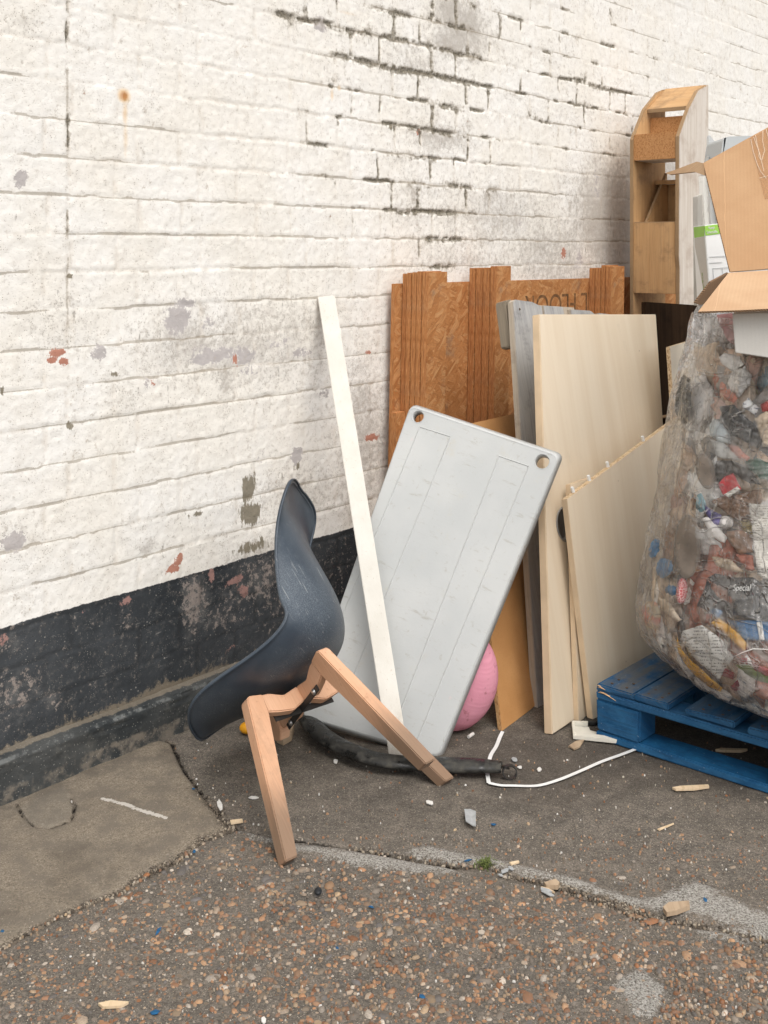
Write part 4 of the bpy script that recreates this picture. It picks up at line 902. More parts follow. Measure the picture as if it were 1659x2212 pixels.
A_ = shell.data.attributes.new('scuff', 'FLOAT', 'POINT'); A_.data.foreach_set('value', [max(0, math.exp(-((v.co.z-.52)/.13)**2-((v.co.y+.2)/.1)**2))*(.4+.6*abs(v.co.x)/.2) for v in shell.data.vertices])
sm_ = shell.modifiers.new('thickness', 'SOLIDIFY'); sm_.thickness = .005; sm_.offset = 0
# legs: one L shaped beech piece per corner, lying in the plane through the middle of the seat
LC = Vector((0, .0, 0))
def leg_piece(sx, fy, ty, fx=.203, tx=.132, broken=False):
    top = Vector((sx*tx, ty, 0)); foot = Vector((sx*fx, fy, 0))
    ez = UP; rt = (top-LC).length; d = (top-LC).normalized(); side = ez.cross(d).normalized()
    rf = (foot-LC).dot(d)
    w0, w1 = .047, .040
    P = lambda r, z, o: LC+d*r+ez*z+side*o
    legp = [(rt+.022, .392), (rt+.012, .400), (rt-.032, .394), (rt-.026, .345), (rf-w1/2, .002), (rf+w1/2, .002)] if not broken else [(rt+.022, .392), (rt+.012, .400), (rt-.032, .394), (rt-.026, .345), (rt+.0, .325), (rt+.030, .340)]
    sh = (foot-(LC+d*rf)).dot(side)
    def extr(poly, th, off=0, shear=True, bev=.0026):
        bm = bmesh.new()
        f = [bm.verts.new(P(r, z, off-th/2+(sh*(1-z/.4) if shear else 0))) for r, z in poly]; b = [bm.verts.new(P(r, z, off+th/2+(sh*(1-z/.4) if shear else 0))) for r, z in poly]
        bm.faces.new(f); bm.faces.new(b[::-1]); n = len(f)
        for i in range(n): bm.faces.new([f[i], f[(i+1) % n], b[(i+1) % n], b[i]])
        bmesh.ops.recalc_face_normals(bm, faces=bm.faces[:]); bmesh.ops.bevel(bm, geom=bm.edges[:], offset=bev, segments=2, affect='EDGES', clamp_overlap=True)
        uvbox(bm, d, ez, side); return bm
    L = cl('leg', extr(legp, .034), BEECH, fix=False)
    if broken: L['label'] = 'leg snapped off just below the seat'
    arm = [(.012, .345), (.012, .388), (rt*.40, .376), (rt*.66, .392), (rt-.030, .394), (rt-.024, .346), (rt*.6, .336), (rt*.35, .330)]
    cl('arm', extr(arm, .026, 0, False, .003), BEECH, L, fix=False)
    return d, rt, side
info = []
for sx, fy, ty, br in ((-1, .188, .108, False), (-1, -.207, -.107, False), (1, -.207, -.107, False), (1, .188, .108, True)): info.append(leg_piece(sx, fy, ty, broken=br))
for d, rt, side in (info[0], info[1]):
    bm = box_bm(LC, d, side, UP, (-.11, .11), (-.018, -.0145), (.325, .342), .001); cl('steel_strap', bm, DARKM, fix=False)
    for r in (.085,):
        for s_ in (-1, 1):
            bm = bmesh.new(); M4 = Matrix.Translation(LC+d*r*s_+side*(-.019)+UP*.334) @ side.to_track_quat('Z', 'Y').to_matrix().to_4x4()
            bmesh.ops.create_cone(bm, cap_ends=True, segments=16, radius1=.0085, radius2=.0085, depth=.002, matrix=M4); bmesh.ops.create_uvsphere(bm, u_segments=14, v_segments=8, radius=.0058, matrix=M4 @ Matrix.Scale(.7, 4, (0, 0, 1))); cl('bolt', bm, STEEL, smooth=True)
# ================================================================== BLACK MUDGUARD STRIP
pts = [G(648, 1532, .045), G(668, 1560, .04), G(700, 1590, .035), G(750, 1618, .032), G(810, 1640, .030), G(880, 1650, .026), G(950, 1652, .026), G(1020, 1653, .026), G(1060, 1654, .026), G(1084, 1656, .026)]
pp = smooth_path(pts, 10); rng = random.Random(3)
prof = []
for i in range(15):
    t = R(-58+296*i/14); prof.append((.033*math.cos(t), .017*math.sin(t)))
prof = prof+[(a*.86, b*.84) for a, b in prof[::-1]]
bm = sweep_bm(pp, prof, scale=[(.55+.45*min(1, i/14))*(1-.25*max(0, (i-70)/20)) for i in range(len(pp))])
for v in bm.verts: q = mnoise.noise(v.co*22)*.0008+mnoise.noise(v.co*5)*.005; v.co += Vector((q*.4, q, q*.5)); v.co.z = max(v.co.z, .001)
mg = thing('mudguard', pts[5].xy.to_3d(), 'curved dusty black rubber mudguard lying on the ground under the grey panel', 'mudguard'); build('guard', bm, RUB, mg, smooth=True)
ce_ = G(1101, 1668, .016); rp = [ce_+Vector((.019*math.cos(t), .004*math.sin(t), .017*math.sin(t))) for t in [i*.25-.9 for i in range(25)]]
build('clip_ring', sweep_bm(rp, [(.0016, -.006), (.0016, .006), (-.0016, .006), (-.0016, -.006)], up=Vector((0, 1, 0))), DARKM, mg)
build('bracket', sweep_bm(smooth_path([pts[-1], G(1090, 1655, .024), G(1098, 1660, .02), ce_+Vector((-.012, 0, .012))], 5), [(.004, -.002), (.004, .002), (-.004, .002), (-.004, -.002)]), DARKM, mg)
# ================================================================== BLUE PALLET
p0 = G(1287, 1594); d1 = Vector((.750, -.661, 0)).normalized(); d2 = Vector((-d1.y, d1.x, 0))
pal = thing('blue_pallet', p0, 'worn blue painted wooden pallet under the clear rubbish sack', 'pallet')
def pbox(name, a, b, c, wear=0, bev=.004, wob=.002):
    bm = box_bm(p0, d2, d1, UP, b, a, c, bev, wob) if True else None
    L = max(b[1]-b[0], a[1]-a[0]); ln = 'b' if b[1]-b[0] > a[1]-a[0] else 'a'
    uv = bm.loops.layers.uv.verify()
    for f in bm.faces:
        for l in f.loops:
            p = l.vert.co-p0; s_, t_, z_ = p.dot(d1), p.dot(d2), p.z
            l[uv].uv = (s_+z_*1.3+a[0]*3, t_) if ln == 'b' else (t_+z_*1.3, s_)
    o = build(name, bm, BLUE, pal, fix=False)
    A = o.data.attributes.new('wear', 'FLOAT', 'FACE'); A.data.foreach_set('value', [wear if q.normal.z > .8 else .12+wear*.15 for q in o.data.polygons]); return o
for (y0, y1) in ((0, .10), (.35, .45), (.70, .80)):
    pbox('bottom_board', (0, 1.2), (y0, y1), (.0, .022))
    pbox('stringer_board', (0, 1.2), (y0, y1), (.119, .141), .2)
    for (x0, x1) in ((0, .145), (.53, .675), (1.055, 1.2)): pbox('block', (x0, x1), (y0+.002, y1-.002), (.0225, .1185), 0, .006)
for (x0, x1, w) in ((.0, .125, .9), (.127, .235, .8), (.285, .43, .5), (.47, .57, .5), (.61, .75, .4), (.79, .89, .4), (.93, 1.04, .4), (1.07, 1.2, .4)):
    pbox('deck_board', (x0, x1), (.004, .80), (.1415, .1635), w, .004, .003)
for x0, x1 in ((0, .125), (.127, .235), (.285, .43), (.47, .57), (.61, .75)):
    for fx_ in (.3, .7):
        for yy in (.03, .07):
            q = p0+d1*(x0+(x1-x0)*fx_)+d2*yy+UP*.1632; build('nail', sweep_bm([q, q+UP*.0016], [(.0042*math.cos(i*.785), .0042*math.sin(i*.785)) for i in range(8)], up=d1), NAIL, pal)
RAW = simple('torn_wood', (.62, .40, .22), .8, .2, 60)
rng = random.Random(9)
for i in range(9):
    s0 = rng.uniform(.0, .05); c = p0+d1*s0+d2*rng.uniform(-.003, .02)+UP*rng.uniform(.135, .158); c2 = c+d1*rng.uniform(.015, .05)-d2*.006+UP*rng.uniform(-.010, .004)
    build('splinter', sweep_bm([c, (c+c2)/2+UP*.002, c2], [(.004, 0), (0, .002), (-.004, 0), (0, -.002)], scale=[.3, 1, .2]), RAW, pal)
# ================================================================== CLEAR RUBBISH SACK
BC = Vector((1.30, 3.35, 0)); ZR = [.166, .175, .231, .298, .379, .50, .635, .824, .972, 1.107, 1.214, 1.27]; RR = [.20, .33, .445, .50, .522, .512, .492, .462, .438, .405, .370, .355]
def bag_r(th, z):
    r = float(np.interp(z, ZR, RR)); p = Vector((math.cos(th)*1.2, math.sin(th)*1.2, z))
    r *= 1+.05*mnoise.noise(p*2.2)+.035*mnoise.noise(p*5+Vector((3, 1, 7)))
    r += .011*mnoise.noise(Vector((th*9, z*2.5+th*2, 3)))+.006*(.5-abs(mnoise.noise(Vector((th*5+z*4, z*9, 5)))))*2
    r += sum_fold(th, z)
    fr = max(0, math.cos(th+1.9)); r *= 1+.07*fr*max(0, 1-abs(z-.25)/.3)
    return r
def sum_fold(th, z):
    k = max(0, (z-.95)/.35); return .022*k*math.sin(th*17+4*mnoise.noise(Vector((th*3, z*3, 0))))
bm = bmesh.new(); NT, NZ = 300, 190; rows = []
for j in range(NZ+1):
    z = .166+(1.265-.166)*j/NZ; z = z if j else .1655
    rows.append([bm.verts.new((BC.x+bag_r(2*math.pi*i/NT-math.pi, z)*math.cos(2*math.pi*i/NT-math.pi), BC.y+bag_r(2*math.pi*i/NT-math.pi, z)*math.sin(2*math.pi*i/NT-math.pi), z)) for i in range(NT)])
for j in range(NZ):
    for i in range(NT): bm.faces.new([rows[j][i], rows[j][(i+1) % NT], rows[j+1][(i+1) % NT], rows[j+1][i]])
bm.faces.new(rows[0][::-1])
bmesh.ops.recalc_face_normals(bm, faces=bm.faces[:]); BVH = BVHTree.FromBMesh(bm)
sack = build('rubbish_sack', bm, m_film('clear_polythene', .25, (.93, .90, .85)), smooth=True); tag(sack, 'huge clear polythene sack packed with rubbish, bulging over the blue pallet', 'rubbish sack')
def bag_hit(x, y):
    d = Vector(((x-829.5)/FPX, 1, -(y-HOR)/FPX)).normalized(); h = BVH.ray_cast(Vector((0, 0, CH)), d)
    return (h[0], h[1]) if h[0] else (None, None)
def scraps():
    rng = random.Random(21); base = bmesh.new(); bmesh.ops.create_icosphere(base, subdivisions=3, radius=1); base.verts.ensure_lookup_table()
    bv = [v.co.copy() for v in base.verts]; bf = [[v.index for v in f.verts] for f in base.faces]; base.free()
    PAL = [((.50, .36, .26), 9), ((.62, .50, .38), 9), ((.36, .22, .14), 8), ((.82, .80, .77), 13), ((.48, .17, .11), 2), ((.60, .34, .22), 2), ((.12, .12, .12), 3), ((.30, .28, .26), 7), ((.20, .32, .40), 2), ((.60, .48, .20), 1), ((.16, .26, .16), 2), ((.055, .05, .05), 2), ((.45, .30, .25), 6)]
    cs = [c for c, w in PAL]; ws = [w for c, w in PAL]; V = []; Fc = []; C = []
    for k in range(500):
        th = rng.uniform(-math.pi, math.pi) if k < 100 else rng.uniform(-math.pi*1.02, -.35); z = rng.uniform(.17, 1.20)
        sz = Vector((rng.uniform(.035, .12), rng.uniform(.025, .075), rng.uniform(.010, .028)))
        r = bag_r(th, z)-sz.z*1.3-rng.uniform(.030, .07)
        c = BC+Vector((r*math.cos(th), r*math.sin(th), z)); nrm = Vector((math.cos(th), math.sin(th), .1))
        Mx = nrm.to_track_quat('Z', 'Y').to_matrix() @ Matrix.Rotation(rng.uniform(0, 6.28), 3, 'Z') @ Matrix.Rotation(rng.uniform(-.35, .35), 3, 'X')
        col = rng.choices(cs, ws)[0]; f = rng.uniform(1.0, 1.5); o = rng.uniform(0, 50); b = len(V); am = rng.uniform(.35, .9)
        for q in bv:
            n = 1+am*mnoise.noise(q*2.2+Vector((o, o, 0)))+.35*mnoise.noise(q*5+Vector((o, 0, o)))
            p = Vector((max(-.8, min(.8, q.x*1.2)), max(-.8, min(.8, q.y*1.2)), q.z))*n
            w = c+Mx @ Vector((p.x*sz.x, p.y*sz.y, p.z*sz.z))
            w.z = min(max(w.z, .172), 1.24); qx, qy = w.x-BC.x, w.y-BC.y; rr_ = math.hypot(qx, qy)
            lim = float(np.interp(w.z, ZR, RR))*.90
            if rr_ > lim:
                lim2 = bag_r(math.atan2(qy, qx), w.z)-.012
                if rr_ > lim2: w.x = BC.x+qx*lim2/rr_; w.y = BC.y+qy*lim2/rr_
            V.append(w); C.append(tuple(x*f for x in col))
        Fc += [[b+i for i in fc] for fc in bf]
    # inner mass
    b = len(V); n1, n2 = 60, 26
    for j in range(n2):
        z = .168+1.0*j/(n2-1)
        for i in range(n1):
            th = 2*math.pi*i/n1-math.pi; r = (bag_r(th, z)-.06)*(1-.3*max(0, (z-1.0)/.17))+.02*mnoise.noise(Vector((th*4, z*14, 2)))
            V.append(BC+Vector((r*math.cos(th), r*math.sin(th), z))); q = mnoise.noise(Vector((th*5, z*12, 9))); C.append((.42+.25*q, .33+.20*q, .26+.15*q))
    for j in range(n2-1):
        for i in range(n1): Fc.append([b+j*n1+i, b+j*n1+(i+1) % n1, b+(j+1)*n1+(i+1) % n1, b+(j+1)*n1+i])
    Fc.append([b+(n2-1)*n1+i for i in range(n1)])
    me = bpy.data.meshes.new('rubbish'); me.from_pydata([v[:] for v in V], [], Fc); me.update()
    A = me.color_attributes.new('pc', 'FLOAT_COLOR', 'POINT'); A.data.foreach_set('color', np.array([(*c, 1) for c in C], np.float32).ravel()); me.polygons.foreach_set('use_smooth', [True]*len(me.polygons))
    k = M_('mixed_scraps', .7, .3); v = k.geo(); n = k.noise(v, 60, 6, .7); k.c(k.mix(k.mul(k.step(n, .48, .66), .5), k.col('pc'), (.14, .095, .065))); k.bump(n, .004)
    o = link('rubbish', me, k.m); tag(o, 'mixed crumpled scraps of paper, food and plastic packed inside the clear sack', 'rubbish', kind='stuff')
scraps()
A2 = lambda L: [(1426.7+.24*x, 663.6+.24*y) for x, y in L]
B2 = lambda L: [(1360.4+.24*x, 1128+.24*y) for x, y in L]
def ell(cx, cy, rx, ry, rot=0, n=28): return [(cx+rx*math.cos(t)*math.cos(rot)-ry*math.sin(t)*math.sin(rot), cy+rx*math.cos(t)*math.sin(rot)+ry*math.sin(t)*math.cos(rot)) for t in [2*math.pi*i/n for i in range(n)]]
def bag_item(name, label, cat, poly, mat, inset=.004, puff=.004, crump=.002, parent=None, th=.003, sub=2, group=None, jag=0):
    """a thing lying against the inside of the sack"""
    if jag:
        q = []; rng = random.Random(hash(name) % 99+len(poly))
        for i in range(len(poly)):
            a, b = poly[i], poly[(i+1) % len(poly)]
            for t in (0, .25, .5, .75): q.append((a[0]*(1-t)+b[0]*t+(rng.uniform(-jag, jag) if t else 0), a[1]*(1-t)+b[1]*t+(rng.uniform(-jag, jag) if t else 0)))
        poly = q
    xs = [p[0] for p in poly]; ys = [p[1] for p in poly]; bm = bmesh.new()
    vs = [bm.verts.new((x, y, 0)) for x, y in poly]; f = bm.faces.new(vs); bmesh.ops.triangulate(bm, faces=[f])
    for _ in range(5):
        es = [e for e in bm.edges if e.calc_length() > 5.5]
        if not es: break
        bmesh.ops.subdivide_edges(bm, edges=es, cuts=1); bmesh.ops.triangulate(bm, faces=bm.faces[:])
    bnd = {v for e in bm.edges if e.is_boundary for v in e.verts}; uvl = bm.loops.layers.uv.verify()
    P0 = np.array(list(poly)+[poly[0]])
    for f in bm.faces:
        for l in f.loops: l[uvl].uv = ((l.vert.co.x-min(xs))/100, -(l.vert.co.y-max(ys))/100)
    bvh_o = Vector((0, 0, CH)); data = {}
    for v in bm.verts:
        x, y = v.co.x, v.co.y; p, nn = bag_hit(x, y)
        if p is None: p, nn = BVH.find_nearest(at(x, y, 3.25))[:2]
        de = float(seg_dist(np.array([x]), np.array([y]), [tuple(q) for q in P0])[0]); e = min(1, de/9)
        q = mnoise.noise(Vector((x*.11, y*.11, len(poly))))+.5*mnoise.noise(Vector((x*.3, y*.3, 4)))
        data[v] = p-nn*(inset+puff*(1-math.sin(e*1.57))+crump*(1+q))
    for v, p in data.items(): v.co = p
    o = build(name, bm, mat, parent, smooth=True)
    md = o.modifiers.new('thickness', 'SOLIDIFY'); md.thickness = th*.6; md.offset = 0
    if not parent: tag(o, label, cat, group)
    return o
def plain(nm, col, rough=.5, mott=.25, sc=30, dirt=.35): return simple(nm, col, rough, mott, sc, .0006, dirt=dirt, dirtcol=(.22, .14, .09))
TIS = plain('white_tissue', (.78, .76, .73), .8, .12, 40, .15); BLK = plain('black_plastic_film', (.018, .018, .02), .3, .5, 40, 0); FOAM = plain('white_foam', (.76, .73, .70), .6, .12, 14, .35); YEL = plain('yellow_plastic', (.72, .40, .035), .45, .12, 14, .2)
REDP = plain('red_plastic', (.52, .05, .045), .4, .25, 20, .1); BRN = plain('brown_scrap', (.30, .17, .10), .8, .4, 30, .4); CRM = plain('cream_cloth', (.66, .54, .40), .8, .2, 20, .3); DBRN = plain('taupe_board', (.24, .20, .165), .6, .2, 14, .2); BLU = plain('blue_film', (.03, .15, .33), .35, .3, 20, 0); LBLU = plain('pale_blue_foam', (.52, .58, .60), .5, .2, 14, .15)
GRN = plain('green_film', (.035, .12, .085), .4, .4, 20, 0); LEAF = plain('green_leaf', (.13, .17, .04), .6, .4, 30, .1); SAL = plain('salmon_paper', (.52, .19, .13), .7, .3, 20, .2)
def m_print(nm, base, ink, bars=None, rows=90, barcode=False):
    k = M_(nm, .5, .3); uv = k.uv(); u = k.sep(uv); ln = k.step(k.ma('SINE', k.mul(u[1], rows)), .1, .4); wd = k.step(k.noise(k.map(uv, (45, rows/6.3, 1)), 1, 2), .47, .5); blk = k.step(k.noise(uv, 7, 1), .44, .47)
    c = k.mix(k.mul(k.mul(ln, wd), k.mul(blk, .85)), base, ink)
    if barcode: bc = k.mul(k.step(k.ma('SINE', k.mul(k.add(u[0], k.mul(k.noise(k.map(uv, (60, 0, 0)), 1, 1), .03)), 420)), -.1, .1), k.mul(k.step(u[1], .30, .31), k.step(u[1], .42, .41))); c = k.mix(k.mul(bc, .85), c, (.03, .03, .03))
    c = k.mix(k.mul(k.step(k.noise(uv, 9, 7, .75), .56, .68), .55), c, (.30, .19, .11)); k.c(c); return k.m
PRT = m_print('printed_packet', (.70, .69, .66), (.10, .10, .10)); PRT2 = m_print('printed_envelope', (.72, .70, .65), (.16, .13, .10), rows=120, barcode=True); PRT3 = m_print('printed_label_scrap', (.50, .51, .50), (.14, .14, .14), rows=150)
FURM = M_('brown_fluff', .95, .1); v_ = FURM.obj(); FURM.c(FURM.mix(FURM.step(FURM.noise(v_, 90, 8, .8), .38, .62), (.20, .105, .055), (.44, .29, .20))); FURM.bump(FURM.noise(v_, 200, 6, .8), .006)
BI = bag_item
BI('tissue', 'white crumpled tissue at the top of the rubbish sack', 'tissue', A2([(570, 610), (640, 535), (760, 515), (832, 600), (820, 700), (720, 790), (650, 805), (640, 760), (580, 740), (575, 690)]), TIS, .001, .010, .006, jag=1)
BI('tissue', 'pale torn tissue with small blue print right under the sack collar', 'tissue', A2([(510, 440), (560, 400), (680, 430), (700, 500), (620, 560), (540, 500)]), TIS, .006, .006, .003, jag=1)
BI('paper_scrap', 'orange red paper scrap below the white crumpled tissue', 'scrap', A2([(540, 780), (640, 770), (680, 820), (640, 862), (590, 835)]), SAL, .001)
BI('foil_wrapper', 'white and navy foil wrapper between the red lump and the black bag', 'wrapper', A2([(745, 860), (800, 812), (830, 860), (878, 900), (850, 967), (790, 930), (740, 900)]), m_print('printed_foil', (.74, .74, .73), (.02, .03, .08), rows=60), .0005, .003, .002, jag=.8)
BI('red_lump', 'bright red lump at the right edge of the sack', 'scrap', A2([(880, 870), (960, 825), (1060, 850), (1060, 930), (900, 935)]), REDP, .001, .008, .004)
BI('black_bag', 'wet black plastic bag pressed against the sack between tissue and cream cloth', 'bag', A2([(505, 880), (620, 870), (720, 940), (840, 1060), (885, 1200), (860, 1265), (720, 1190), (640, 1170), (600, 1100), (540, 1000)]), BLK, .0005, .006, .005, jag=1)
BI('black_bag', 'small black plastic scrap high on the left shoulder of the sack', 'bag', A2([(190, 600), (240, 640), (250, 760), (235, 900), (190, 1060), (130, 1020), (95, 900), (120, 760), (160, 640)]), plain('olive_black_film', (.07, .062, .045), .4, .6, 60, .2), .001, .006, .004, jag=1)
BI('cloth', 'cream cloth pushed against the right of the sack', 'cloth', A2([(825, 990), (930, 930), (1070, 950), (1070, 1250), (900, 1255), (880, 1180), (855, 1080)]), CRM, .001, .010, .006, jag=1)
BI('foam_piece', 'rounded pale blue foam piece left of the black plastic bag', 'foam', A2([(400, 1060), (450, 990), (540, 1050), (605, 1150), (605, 1235), (500, 1215), (420, 1160)]), LBLU, .001, .010, .003)
BI('tissue', 'grey white paper fold directly under the pale blue foam', 'tissue', A2([(415, 1190), (560, 1225), (660, 1320), (680, 1370), (560, 1370), (480, 1330)]), plain('greyish_paper', (.55, .55, .53), .7, .2, 30, .2), .002, .005, .004)
BI('food_scrap', 'salmon pink food scrap above the green film', 'scrap', A2([(600, 1240), (680, 1255), (790, 1350), (770, 1385), (660, 1345), (620, 1300)]), SAL, .0015, .005, .004, jag=1)
BI('green_film', 'dark green plastic film at the right middle of the sack', 'film', A2([(745, 1385), (860, 1355), (1060, 1440), (1060, 1560), (880, 1545), (790, 1470)]), GRN, .003, .005, .004)
BI('black_film', 'folded dark grey film between the taupe disc and the red packet', 'film', A2([(470, 1390), (600, 1390), (760, 1430), (880, 1600), (780, 1580), (640, 1500), (540, 1570), (500, 1600)]), plain('charcoal_film', (.07, .065, .06), .35, .5, 40, .1), .002, .006, .005)
BI('disc', 'smaller taupe oval disc halfway up the sack', 'disc', A2(ell(400, 1475, 82, 165, -.22)), DBRN, .0006, .0015, .0004, th=.004)
BI('disc', 'larger taupe oval disc near the left side of the sack', 'disc', ell(1483, 1181, 29, 70, .02), DBRN, .0006, .0015, .0004, th=.004)
BI('card_packet', 'red and white card packet with a barcode corner in the sack', 'packet', A2([(515, 1595), (570, 1530), (645, 1495), (725, 1640), (600, 1715), (560, 1690)]), plain('crimson_card', (.56, .06, .07), .45, .15, 14, 0), .0008, .002, .001)
BI('paper_label', 'white barcode label on the red card packet', 'label', A2([(568, 1688), (690, 1612), (720, 1642), (610, 1714)]), PRT2, .0002, .001, .0003)
BI('fluff', 'brown fluffy clump in the middle of the sack', 'fluff', A2([(440, 1740), (600, 1690), (860, 1640), (905, 1720), (820, 1880), (700, 1920), (600, 1880), (520, 1800)]), FURM.m, .002, .010, .006, jag=2)
BI('wrapper', 'light blue and green wrapper left of the brown fluff', 'wrapper', A2([(300, 1690), (350, 1670), (385, 1740), (400, 1820), (340, 1850), (300, 1800)]), plain('aqua_wrapper', (.22, .42, .48), .4, .6, 16, .1), .003)
BI('wrapper', 'navy and pink wrapper above the white bar', 'wrapper', A2([(380, 1770), (440, 1820), (545, 1870), (520, 1960), (470, 1950), (400, 1860)]), plain('navy_pink_wrapper', (.10, .08, .26), .4, .9, 26, .1), .0015)
BI('plastic_pot', 'round white cap beside the white bar in the sack', 'cap', A2(ell(572, 1935, 52, 56)), FOAM, .0005, .012, 0)
BI('foam_bar', 'white bar of foam slanting under the round white cap', 'foam', A2([(358, 1905), (400, 1888), (450, 1900), (585, 2070), (560, 2125), (470, 2070)]), FOAM, .0008, .006, .002)
BI('paper_scrap', 'brown leathery paper at the left of the printed envelope', 'scrap', A2([(565, 2020), (700, 2000), (810, 2060), (815, 2200), (700, 2230), (600, 2130)]), BRN, .001, .006, .006, jag=1.5)
BI('envelope', 'upright white printed envelope with a barcode at the right edge', 'envelope', [(1616, 1087), (1659, 1092), (1716, 1095), (1716, 1268), (1648, 1250), (1636, 1240)], PRT2, .0005, .002, .0012)
BI('paper_scrap', 'salmon brown scrap beneath the brown leathery paper', 'scrap', B2([(930, 290), (1080, 300), (1110, 430), (1030, 440), (960, 350)]), SAL, .003, .006, .005, jag=1.5)
BI('tissue', 'cream crumpled strip above the black food tray', 'tissue', B2([(720, 320), (860, 330), (1000, 450), (940, 460), (760, 400)]), CRM, .004, .006, .005, jag=1)
tray = thing('food_tray', bag_hit(1590, 1290)[0], 'black food tray lettered Special lying across the sack', 'tray')
BI('tray', None, None, B2([(690, 500), (760, 465), (930, 500), (1100, 500), (1260, 590), (1500, 640), (1500, 900), (1244, 880), (1000, 850), (820, 800), (700, 800), (580, 750), (610, 680), (660, 600)]), plain('glossy_black_tray', (.025, .026, .030), .3, .4, 30, .5), .0008, .006, .002, parent=tray)
BI('contents', None, None, B2([(690, 500), (780, 540), (900, 640), (940, 700), (900, 750), (800, 700), (720, 610)]), plain('rusty_food', (.30, .12, .07), .6, .6, 60, .5), .0002, .004, .001, parent=tray, jag=1.5)
def bag_text(body, x, y, hpx, mat, parent, dx=1, dy=0):
    p, nn = bag_hit(x, y); q, _ = bag_hit(x+30*dx, y+30*dy); r, _ = bag_hit(x, y-20)
    ex = (q-p).normalized(); n2 = ex.cross(r-p).normalized(); ey = n2.cross(ex)
    s = hpx*(p.y/FPX)*1.35; text_mesh('lettering', body, s, p-nn*.0002, ex, ey, mat, parent, shear=.35, ext=.0002, lift=.0012, font_scale_x=.85)
WINK = simple('white_ink', (.72, .72, .70), .5, .05, 20); GINK = simple('grey_ink', (.30, .30, .29), .5, .05, 20)
bag_text('Special', 1583, 1276, 14, WINK, tray); bag_text('RESERVE', 1610, 1294, 6, GINK, tray)
BI('patterned_oval', 'small pink oval with a white net pattern left of the tray', 'scrap', B2(ell(460, 620, 50, 118, .06)), (lambda k: (k.c(k.mix(k.step(k.vor(k.uv(), 22, 'DISTANCE_TO_EDGE'), .09, .03), (.55, .13, .14), (.80, .66, .62))), k.m)[1])(M_('pink_net_print', .5)), .0006, .004, 0)
BI('food_scrap', 'blurred pink and pale green rind at the far left of the sack', 'scrap', B2(ell(160, 850, 78, 150, -.1)), (lambda k: (k.c(k.mix(k.step(k.noise(k.uv(), 3.2, 2), .42, .58), (.62, .52, .36), (.62, .20, .15))), k.m)[1])(M_('rind', .6)), .010, .006, .002)
for i, (cx, cy, rx, ry, lb) in enumerate(((190, 230, 45, 85, 'uppermost blue film patch at the left side of the sack'), (275, 400, 68, 90, 'largest blue film patch, middle of the three at the sack\'s left'), (335, 608, 58, 44, 'lowest blue film patch, left of the pink netted oval'))):
    BI('blue_film', lb, 'film', B2(ell(cx, cy, rx, ry, .3, 12)), plain('sky_blue_film', (.07, .24, .46), .4, .3, 20, .2), .005, .006, .004, jag=2, group='blue film patches in the sack')
BI('wooden_stick', 'thin pale wooden stick upright at the left of the sack', 'stick', B2([(180, 885), (172, 880), (205, 400), (228, 395), (225, 560)]), plain('pale_stick', (.60, .47, .33), .7, .2, 20, .1), .001, .002, 0)
BI('paper_scrap', 'torn cream paper below the pink netted oval', 'scrap', B2([(220, 670), (300, 700), (380, 800), (450, 880), (400, 905), (330, 860), (250, 790)]), CRM, .004, .006, .004, jag=1.5)
BI('yellow_strip', 'short broad yellow plastic strip at the upper right of the white packet', 'strip', B2([(720, 905), (800, 865), (900, 940), (960, 990), (1062, 1105), (1032, 1162), (930, 1080), (850, 1000)]), YEL, .0003, .001, .0012, group='yellow plastic strips in the sack')
BI('printed_packet', 'white printed packet with small black text low in the sack', 'packet', B2([(470, 980), (640, 925), (760, 1010), (880, 1110), (866, 1150), (925, 1212), (800, 1425), (640, 1290), (540, 1200), (450, 1050)]), PRT, .0004, .002, .0018)
BI('yellow_strip', 'long curved yellow plastic strip running down the left of the white packet', 'strip', B2([(420, 1035), (460, 1150), (560, 1265), (640, 1325), (700, 1390), (832, 1500), (812, 1532), (700, 1478), (600, 1400), (500, 1290), (430, 1170)]), YEL, .0003, .001, .0012, group='yellow plastic strips in the sack')
FG = 'white foam chunks low in the sack'
BI('foam_piece', 'white foam chunk left of the long yellow strip', 'foam', B2([(370, 1140), (430, 1190), (500, 1300), (560, 1390), (540, 1445), (470, 1390), (400, 1270)]), FOAM, .0015, .010, .003, jag=1, group=FG)
BI('foam_piece', 'large flat white foam chunk beneath the long yellow strip', 'foam', B2([(548, 1420), (640, 1425), (730, 1490), (830, 1545), (900, 1590), (900, 1660), (860, 1680), (740, 1700), (700, 1640), (640, 1600), (560, 1510)]), FOAM, .0008, .010, .003, jag=1, group=FG)
BI('foam_piece', 'upright white foam chunk with red scraps on its left', 'foam', B2([(950, 1320), (1030, 1205), (1080, 1260), (1100, 1400), (1095, 1560), (1020, 1628), (940, 1560), (915, 1450)]), FOAM, .0012, .012, .004, jag=1, group=FG)
BI('foam_piece', 'white foam lump at the bottom right edge of the sack', 'foam', B2([(1200, 1700), (1244, 1680), (1400, 1700), (1400, 1850), (1230, 1820)]), FOAM, .0012, .010, .003, jag=1, group=FG)
RG = 'torn red scraps low in the sack'
